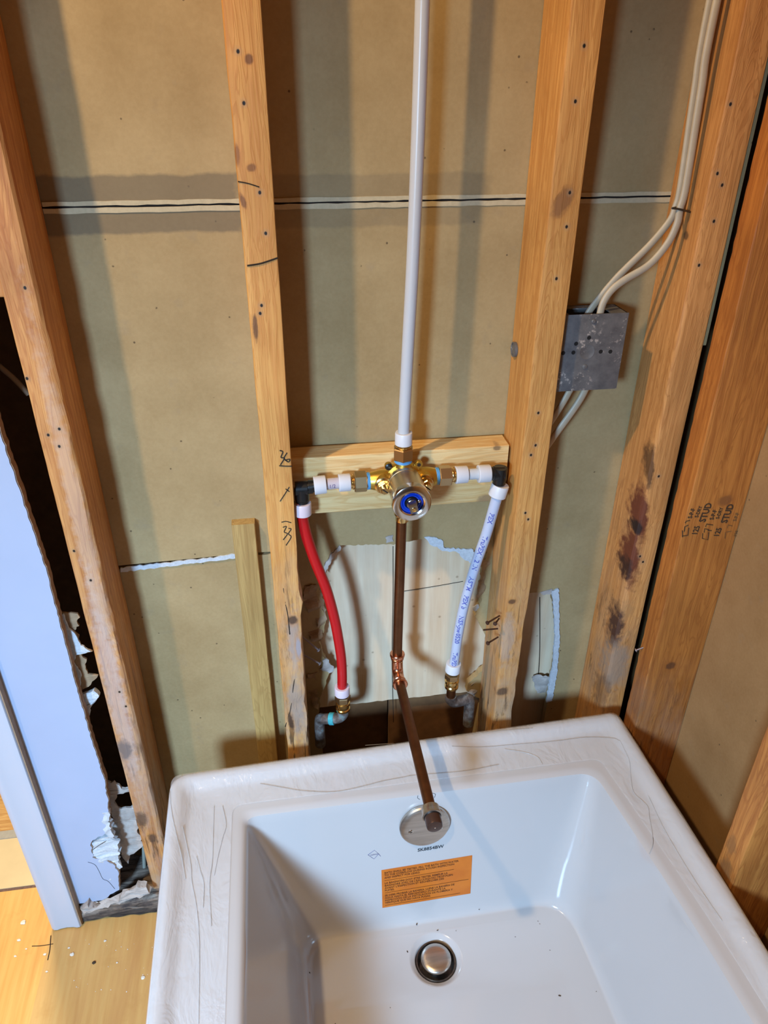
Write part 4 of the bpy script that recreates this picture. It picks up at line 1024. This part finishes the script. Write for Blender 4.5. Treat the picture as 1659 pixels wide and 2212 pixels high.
# adapters: hex body, seal ring, barbed collar
def adapter(base, ax, parent):
    ax = Vector(ax)
    s = lathe('thread_seal', base, ax, [(0, .0118), (.001, .0126), (.0018, .0119), (.0026, .0127), (.0034, .0119), (.0042, .0126), (.005, .0118)], M['tape'], parent, 32)
    a = lathe('hex_adapter', base + ax * .005, ax, [(0, .0140), (.0012, .0150), (.0165, .0150), (.0178, .0138)], M['adapter'], parent, hexa=True, phase=.35, sm=20)
    lathe('collar', base + ax * .022, ax, [(0, .0098), (.002, .0112), (.0035, .0112), (.004, .0095), (.0055, .0095), (.006, .0112), (.0068, .0105)], M['brass_b'], parent, 32)
adapter(VC - X1 * .047, -X1, valve)
adapter(VC + X1 * .047 + Z1 * .0005, X1, valve)
adapter(VC + Z1 * .0265, Z1, valve)
# lower outlet press adapter
lathe('outlet_adapter', VC - Z1 * .040, -Z1, [(0, .0098), (.003, .0098), (.0035, .0125), (.008, .0128), (.0085, .0105), (.012, .0100), (.014, .0118), (.018, .0120), (.021, .0100), (.029, .0098), (.030, .0086)], M['brass_b'], valve, 32)

# ------------------------------------------------------------------ pipes
def pex_mat(name, col, tr=0.35, rough=.3):
    t = NT(name); t.col(col); t.b.inputs['Roughness'].default_value = rough
    t.b.inputs['Subsurface Weight'].default_value = tr
    t.b.inputs['Subsurface Radius'].default_value = (.01, .01, .01)
    t.b.inputs['Subsurface Scale'].default_value = .5
    return t.m
M['pex'] = pex_mat('milky_pipe', (.52, .54, .57, 1), .4)
M['ring'] = pex_mat('milky_ring', (.63, .64, .68, 1), .3, .4)
M['ringp'] = pex_mat('pinkish_ring', (.63, .55, .62, 1), .3, .4)
M['red'] = plain('red_pipe', srgb(206, 14, 24), .35)
def cring(p, d, parent, mat='ring', L=.0165, r=.0128):
    d = Vector(d).normalized()
    return lathe('crimp_ring', Vector(p) - d * L / 2, d, [(0, .0085), (0, r - .0008), (.0008, r), (L - .0012, r * .985), (L, r * .94), (L, .0085)], M[mat], parent, 40, sm=40)

riser = thing('riser_pipe', 'long milky white plastic pipe rising from the top of the valve', 'pipe', (.195, .02, .935))
tube('pipe', [(.1945, .020, .925), (.1950, .0205, .96), (.1985, .022, 1.06), (.2035, .024, 1.20), (.2070, .026, 1.40), (.2090, .028, 1.75), (.209, .030, 2.3)], .0081, M['pex'], riser, 24, 8)
cring((.1946, .020, .9335), Z1, riser, L=.018, r=.0122)

# hot side: short horizontal piece, black elbow, red hose
hot = thing('hot_supply_pipe', 'red plastic supply pipe curving down left of the valve, with black elbow', 'pipe', (.06, .02, .45))
zc = VC.z
tube('stub_pipe', [(.119, .02, zc), (.095, .02, zc - .0003), (.070, .02, zc - .0015)], .0081, pex_mat('pink_white_pipe', (.50, .44, .47, 1)), hot, 24)
cring((.1110, .02, zc), X1, hot); cring((.0765, .0195, zc - .001), (1, 0, .05), hot, L=.017, r=.0132)
text_on('pipe_print', '1/2', .0075, (.0885, .0118, zc - .0030), (1, 0, .03), (0, 0, 1), plain('pipe_print_ink', srgb(96, 70, 130), .5), hot)
bm = bmesh.new()
bm_tube(bm, smoothpts([(.070, .02, zc - .002), (.058, .02, zc - .004), (.052, .0195, zc - .008), (.0505, .019, zc - .017), (.0503, .0185, zc - .030)], 5), [.0088] * 21, 20)
bm_lathe(bm, (.066, .02, zc - .003), (-1, 0, -.05), [(0, .0098), (.006, .0098)], 20)
bm_lathe(bm, (.0585, .0195, zc - .0045), (-1, 0, 0), [(0, .0105), (.017, .0105)], 20)
bm_lathe(bm, (.0505, .019, zc - .004), (0, 0, -1), [(0, .0105), (.017, .0105), (.018, .0095)], 20)
link_mesh('elbow', bm, M['blackp'], hot, 40)
hp = [(0.0485, 0.0180, 0.8333), (0.0524, 0.0180, 0.7942), (0.0637, 0.0180, 0.7446), (0.0783, 0.0180, 0.6922), (0.0886, 0.0180, 0.6377), (0.0945, 0.0180, 0.5904), (0.0979, 0.0180, 0.5513), (0.0986, 0.0180, 0.5163), (0.0977, 0.0180, 0.4826)]
tube('red_hose', [(.0503, .0183, .846)] + hp, .0081, M['red'], hot, 24, 6)
cring((.0500, .0183, .8345), (0.02, 0, 1), hot, 'ringp', L=.019, r=.0130)
cring((0.0976, 0.0180, 0.4795), Z1, hot, 'ringp', L=.0165, r=.0128)
hb = Vector((0.0981, 0.0180, 0.4679))
lathe('hex_adapter', hb, -Z1, [(0, .0125), (.001, .0132), (.011, .0132), (.012, .0122)], M['adapter'], hot, hexa=True, sm=20)
lathe('brass_coupling', hb - Z1 * .012, -Z1, [(0, .0098), (.002, .0100), (.003, .0122), (.008, .0124), (.009, .0108), (.015, .0106), (.016, .0120), (.020, .0118), (.021, .0098)], M['brass_b'], hot, 32)
t = NT('corroded_copper'); nz = t.noise(60, 5, .65)
t.col(t.ramp(nz, [(.30, srgb(64, 48, 40)), (.50, srgb(112, 100, 94)), (.62, srgb(140, 140, 138)), (.72, srgb(84, 176, 180))])); t.b.inputs['Roughness'].default_value = .7; t.b.inputs['Metallic'].default_value = .2; t.bump(nz, .6)
M['corr'] = t.m
M['verdigris'] = plain('verdigris', srgb(70, 178, 190), .8, var=.25, vscale=200)
old1 = thing('old_copper_elbow', 'corroded copper elbow with turquoise patina below the red pipe', 'pipe fitting', (hb.x, hb.y, .38))
e0 = hb - Z1 * .030
tube('elbow_pipe', [e0, e0 - Z1 * .012, e0 + Vector((-.006, .002, -.022)), e0 + Vector((-.018, .006, -.028)), e0 + Vector((-.034, .012, -.032)), e0 + Vector((-.040, .016, -.040)), e0 + Vector((-.041, .018, -.10))],
     .0092, M['corr'], old1, 20, 6)
lathe('patina_joint', e0 + Vector((-.015, .005, -.0275)), Vector((-.9, .3, -.15)), [(0, .0100), (.001, .0108), (.008, .0108), (.009, .0100)], M['verdigris'], old1, 24)

cold = thing('cold_supply_pipe', 'white plastic supply pipe with blue lettering curving down right of the valve', 'pipe', (.33, .02, .48))
tube('stub_pipe', [(.270, .02, zc), (.300, .0195, zc), (.322, .019, zc - .001)], .0081, M['pex'], cold, 24)
cring((.2795, .02, zc), X1, cold, L=.0175); cring((.3130, .0193, zc - .0003), X1, cold, L=.018, r=.0130)
bm = bmesh.new()
bm_lathe(bm, (.3215, .019, zc - .001), (1, 0, -.03), [(0, .0100), (.006, .0100), (.006, .0108), (.021, .0105)], 20)
bm_lathe(bm, (.3370, .0185, zc + .008), (-.02, 0, -1), [(0, .0102), (.018, .0106), (.022, .0096), (.026, .0096)], 20)
link_mesh('elbow', bm, M['blackp'], cold, 40)
cp = [(0.3366, 0.0180, 0.8362), (0.3317, 0.0180, 0.8099), (0.3237, 0.0180, 0.7659), (0.3125, 0.0180, 0.7188), (0.3036, 0.0180, 0.6731), (0.2960, 0.0180, 0.6254), (0.2910, 0.0180, 0.5764), (0.2885, 0.0180, 0.5372), (0.2869, 0.0180, 0.5069)]
tube('pipe', cp, .0081, pex_mat('blue_white_pipe', (.47, .52, .66, 1), .35), cold, 24, 6)
cring((.3372, .0182, .8415), (.22, 0, 1), cold, L=.019, r=.0132)
cring((0.2861, 0.0180, 0.5059), (.06, 0, 1), cold, L=.0175, r=.0128)
cb = Vector((0.2853, 0.0180, 0.4916))
lathe('hex_adapter', cb, -Z1, [(0, .0120), (.001, .0128), (.009, .0128), (.010, .0118)], M['adapter'], cold, hexa=True, sm=20)
lathe('brass_coupling', cb - Z1 * .010, -Z1, [(0, .0098), (.002, .0100), (.003, .0122), (.008, .0124), (.009, .0108), (.014, .0106), (.016, .0120), (.020, .0118), (.021, .0098)], M['brass_b'], cold, 32)
# violet-blue print along the pipe
pi_ = plain('blue_print', srgb(98, 106, 196), .5)
cpv = smoothpts([Vector(p) for p in cp], 8)
def alongpipe(dist):
    acc = 0
    for a, b in zip(cpv, cpv[1:]):
        L = (b - a).length
        if acc + L >= dist: return a.lerp(b, (dist - acc) / L), (b - a).normalized()
        acc += L
    return cpv[-1], (cpv[-1] - cpv[-2]).normalized()
dist = .030
vis = (CAM - Vector((.31, .018, .70))).normalized()
for k, s in enumerate(('PEX', 'TruPEX', '1/2 IN', 'ASTM', 'PEX b', 'NSF-pw', '0520', 'TruPEX', '1/2 IN', 'ASTM')):
    tb = text_bm(s, .0105, bold=.02)
    for v in tb.verts:
        p, d = alongpipe(dist + v.co.x)
        side = d.cross(vis).normalized(); out = side.cross(d).normalized()
        h = (v.co.y - .0035)
        ang = h / .0083
        v.co = p + (out * math.cos(ang) - side * math.sin(ang)) * .00845
    bm = bmesh.new(); mp = [bm.verts.new(v.co) for v in tb.verts]
    for f in tb.faces:
        try: bm.faces.new([mp[v.index] for v in f.verts])
        except ValueError: pass
    dist += .0355 if k % 2 else .040
    tb.free(); link_mesh('lettering', bm, pi_, cold)
old2 = thing('old_copper_elbow', 'tarnished dark copper stub and elbow below the white lettered pipe', 'pipe fitting', (cb.x, cb.y, .38))
c0 = cb - Z1 * .031
tube('pipe_stub', [c0 + Z1 * .002, c0 - Z1 * .010, c0 - Z1 * .022], .0080, M['copper_old'], old2, 20, 3)
tube('elbow_pipe', [c0 - Z1 * .020, c0 - Z1 * .028, c0 + Vector((.006, .001, -.036)), c0 + Vector((.018, .003, -.038)), c0 + Vector((.030, .005, -.038)), c0 + Vector((.036, .006, -.044)), c0 + Vector((.037, .006, -.10))], .0095, M['corr'], old2, 20, 6)

# tub spout copper: drop, press elbow, horizontal stub-out with capped adapter
ZS = .508
sp = thing('spout_pipe', 'brown copper pipe dropping from the valve and turning out over the tub', 'pipe', (.191, .02, ZS))
tube('drop_pipe', [(.1935, .020, .805), (.1925, .020, .72), (.1910, .020, .60), (.1905, .020, ZS + .020)], .0079, M['copper_old'], sp, 24, 4)
E0 = Vector((.1905, .020, ZS))
bm = bmesh.new()
arc = [E0 + Vector((0, 0, .034)), E0 + Vector((0, 0, .022)), E0 + Vector((0, -.002, .010)), E0 + Vector((0, -.007, .003)), E0 + Vector((.0, -.016, 0)), E0 + Vector((0, -.030, 0))]
bm_tube(bm, smoothpts(arc, 5), .0094, 24)
for c_, d_ in ((E0 + Vector((0, 0, .026)), Z1), (E0 + Vector((0, -.022, 0)), -Y1)):
    bm_lathe(bm, c_, d_, [(0, .0094), (.0015, .0108), (.004, .0108), (.005, .0096), (.007, .0096), (.008, .0122), (.0115, .0124), (.013, .0112)], 32)
link_mesh('press_elbow', bm, M['copper_new'], sp, 50)
end = Vector((0.1914, -0.2572, 0.5080)); st0 = E0 + Vector((0, -.028, 0))
dirv = (end - st0).normalized()
tube('stub_out', [st0, st0.lerp(end, .5), end], .0079, M['copper_old'], sp, 24, 2)
lathe('slip_adapter', end - dirv * .006, dirv, [(0, .0085), (.001, .0122), (.010, .0128), (.0125, .0138), (.0150, .0138), (.0158, .0118)], M['nickel'], sp, 40)
lathe('o_ring', end + dirv * .0088, dirv, [(0, .0115), (.001, .0122), (.002, .0115)], M['blackp'], sp, 32)
lathe('end_cap', end + dirv * .0095, dirv, [(0, .0112), (.013, .0112), (.0155, .0104), (.0168, .0080), (.0172, .0)], plain('brown_cap', srgb(96, 72, 62), .3, .6), sp, 32)
lathe('cap_hole', end + dirv * .0265, dirv, [(0, .0012), (.0004, .001)], M['chrome'], sp, 12)

# ------------------------------------------------------------------ electrical box and cables
t = NT('galvanised_steel'); nz = t.noise(50, 6, .65); sp_ = t.noise(160, 4, .7); big = t.noise(22, 2, .5)
c = t.ramp(nz, [(.3, srgb(104, 104, 106)), (.7, srgb(140, 139, 138))])
f = t.math('MULTIPLY', t.ramp(sp_, [(.56, 0.0), (.62, 1.0)]), t.ramp(big, [(.45, 0.0), (.55, 1.0)]))
c = t.mix(t.math('MULTIPLY', f, .8), c, srgb(216, 206, 196))
t.col(c); t.b.inputs['Roughness'].default_value = .5; t.b.inputs['Metallic'].default_value = .35
M['galv'] = t.m
BX0, BX1, BZ0, BZ1, BY0, BY1 = .3995, .4935, .9905, 1.0965, .018, .062
box = thing('junction_box', 'square grey steel junction box spattered with plaster, on the side of the stud', 'electrical box', (BX0, .04, BZ0))
bm = bmesh.new()
bm_box(bm, (BX0, BY0, BZ0), (BX1, BY0 + .0016, BZ1), .0006)
link_mesh('cover_plate', bm, M['galv'], box, 30)
bm = bmesh.new(); wT = .0014
bm_box(bm, (BX0, BY0 + .0016, BZ0), (BX0 + wT, BY1, BZ1)); bm_box(bm, (BX1 - wT - .002, BY0 + .0016, BZ0), (BX1 - .002, BY1, BZ1))
bm_box(bm, (BX0, BY1 - wT, BZ0), (BX1 - .002, BY1, BZ1)); bm_box(bm, (BX0, BY0 + .0016, BZ0), (BX1 - .002, BY1, BZ0 + wT))
bm_box(bm, (BX0, BY0 + .030, BZ1 - wT), (BX1 - .002, BY1, BZ1)); bm_box(bm, (BX0 + .070, BY0 + .0016, BZ1 - wT), (BX1 - .002, BY0 + .030, BZ1)); bm_box(bm, (BX0, BY0 + .0016, BZ1 - wT), (BX0 + .012, BY0 + .030, BZ1))
link_mesh('box_body', bm, M['galv'], box)
hole_m = plain('box_hole', srgb(20, 16, 12), .8)
for p in [(0.4425, 0.0172, 1.0649), (0.4255, 0.0172, 1.0575), (0.4233, 0.0172, 1.0455), (0.4091, 0.0172, 1.0455), (0.4619, 0.0172, 1.0450), (0.4757, 0.0172, 1.0444)]:
    lathe('screw_hole', Vector(p) + Y1 * .0010, -Y1, [(0, .0028), (.0004, .0028)], hole_m, box, 20)
kp = Vector((0.4425, 0.0180, 1.0456))
bm = bmesh.new(); bm_lathe(bm, kp + Y1 * .0006, -Y1, [(0, .0112), (.0009, .0110), (.0010, .0100), (.0008, .0096), (.0008, 0)], 36)
link_mesh('knockout', bm, M['galv'], box, 40)
lathe('screw', Vector((0.4422, 0.0180, 1.0249)), -Y1, [(0, .0036), (.0012, .0034), (.0018, .002), (.0018, 0)], M['galv'], box, 20)
lathe('screw', Vector((0.4453, 0.0180, 1.0869)), -Y1, [(0, .0030), (.0012, .0028), (.0018, .002), (.0018, 0)], M['galv'], box, 20)
lathe('conduit_ring', (.3600, .070, 1.036), (-1, 0, 0), [(0, .0105), (.004, .0105), (.004, .0085), (.003, .0085), (.003, 0)], M['galv'], box, 28)

cabm = plain('cream_cable_sheath', srgb(206, 192, 166), .45, var=.06, vscale=60)
c1 = thing('cable', 'cream cable, the left of the two running down the corner stud into the box top', 'cable', (.5434, .045, 2.3))
ptsA = [(.5465, .040, 2.3), (.5480, .040, 1.8)] + [(0.5362, 0.0380, 1.4391), (0.5381, 0.0380, 1.3491), (0.5432, 0.0380, 1.2485), (0.5414, 0.0380, 1.2226), (0.5368, 0.0380, 1.2061), (0.5165, 0.0380, 1.1784), (0.4883, 0.0380, 1.1490), (0.4739, 0.0380, 1.1328), (0.4553, 0.0380, 1.1081), (0.4450, 0.0380, 1.0912), (0.4420, 0.0380, 1.0763)]
tube('sheath', ptsA, .0052, cabm, c1, 12, 8, flat=.62, flatdir=(1, .2, 0))
c2 = thing('cable', 'cream cable, the right of the two running down the corner stud into the box top', 'cable', (.553, .045, 2.3))
ptsB = [(.5560, .028, 2.3), (.5560, .028, 1.8)] + [(0.5379, 0.0260, 1.4383), (0.5396, 0.0260, 1.3493), (0.5434, 0.0260, 1.2499), (0.5413, 0.0260, 1.2232), (0.5414, 0.0260, 1.2057), (0.5334, 0.0260, 1.1813), (0.5133, 0.0260, 1.1555), (0.4837, 0.0260, 1.1377), (0.4680, 0.0260, 1.1251), (0.4591, 0.0260, 1.1098), (0.4566, 0.0260, 1.0928), (0.4569, 0.0260, 1.0792)]
tube('sheath', ptsB, .0054, cabm, c2, 12, 8, flat=.62, flatdir=(1, .2, 0))
stp = strokes('cable_staple', [[(0.5289, 0.0225, 1.2240), (0.5358, 0.0225, 1.2233), (0.5442, 0.0225, 1.2215)], [(0.5289, 0.0225, 1.2240), (.5500, .045, 1.222)], [(0.5442, 0.0225, 1.2215), (.5586, .030, 1.218)]], .0013, plain('staple_steel', srgb(96, 88, 78), .4, .8), None, n=2)
tag(stp, 'grey wire staple holding the two cream cables to the corner stud', 'staple')
c3 = thing('cable', 'cream cable leaving the box bottom, the upper left one going behind the stud', 'cable', (.43, .045, .98))
tube('sheath', [(.443, .040, 1.00)] + [(0.4379, 0.0450, 0.9816), (0.4295, 0.0450, 0.9624), (0.4184, 0.0450, 0.9402), (0.4092, 0.0450, 0.9241), (0.3972, 0.0450, 0.9064)], .0054, cabm, c3, 12, 6, flat=.62, flatdir=(1, .2, 0))
c4 = thing('cable', 'cream cable leaving the box bottom, the lower right one curving behind the stud', 'cable', (.46, .045, .98))
tube('sheath', [(.461, .040, 1.00)] + [(0.4601, 0.0450, 0.9804), (0.4530, 0.0450, 0.9625), (0.4407, 0.0450, 0.9403), (0.4245, 0.0450, 0.9135), (0.4128, 0.0450, 0.8934), (0.4006, 0.0450, 0.8760)], .0058, cabm, c4, 12, 6, flat=.62, flatdir=(1, .2, 0))

# ------------------------------------------------------------------ nails in the studs
rust = plain('rusty_nail', srgb(96, 66, 50), .6, .6, var=.3, vscale=300)
rust2 = plain('grey_nail', srgb(150, 132, 128), .5, .5)
def nail(root, head, lab, mat=rust, hd=True):
    a, b = Vector(root), Vector(head); d = (b - a)
    L = d.length; prof = [(0, .0013), (L - .002, .0015)] + ([(L - .0018, .0034), (L, .0034)] if hd else [(L, .0004)])
    tag(lathe('nail', a, d, prof, mat, None, 12), lab, 'nail', 'nails sticking out of the studs')
nail((0.3531, 0.0040, 0.6186), (0.3280, -0.0120, 0.6192), 'bent rusty nail in the right stud, upper left of the top pair')
nail((0.3528, 0.0040, 0.6130), (0.3418, -0.0100, 0.6142), 'rusty nail in the right stud, right one of the top pair')
nail((0.3529, 0.0060, 0.5905), (0.3248, -0.0040, 0.5991), 'headless rusty nail in the right stud pointing left, below the pair', hd=False)
nail((0.3544, 0.0040, 0.5745), (0.3319, -0.0120, 0.5771), 'rusty nail in the right stud, lowest of the four')
nail((.036, .062, .568), (0.0641, 0.0550, 0.5384), 'grey nail coming out of the side of the marked stud, upper of two', rust2)
nail((.036, .062, .528), (0.0652, 0.0550, 0.5088), 'grey nail coming out of the side of the marked stud, lower of two', rust2)
nail((0.6020, -0.0192, 0.5421), (0.5900, -0.0164, 0.5341), 'small nail at the foot of the stamped right wall stud', rust2)
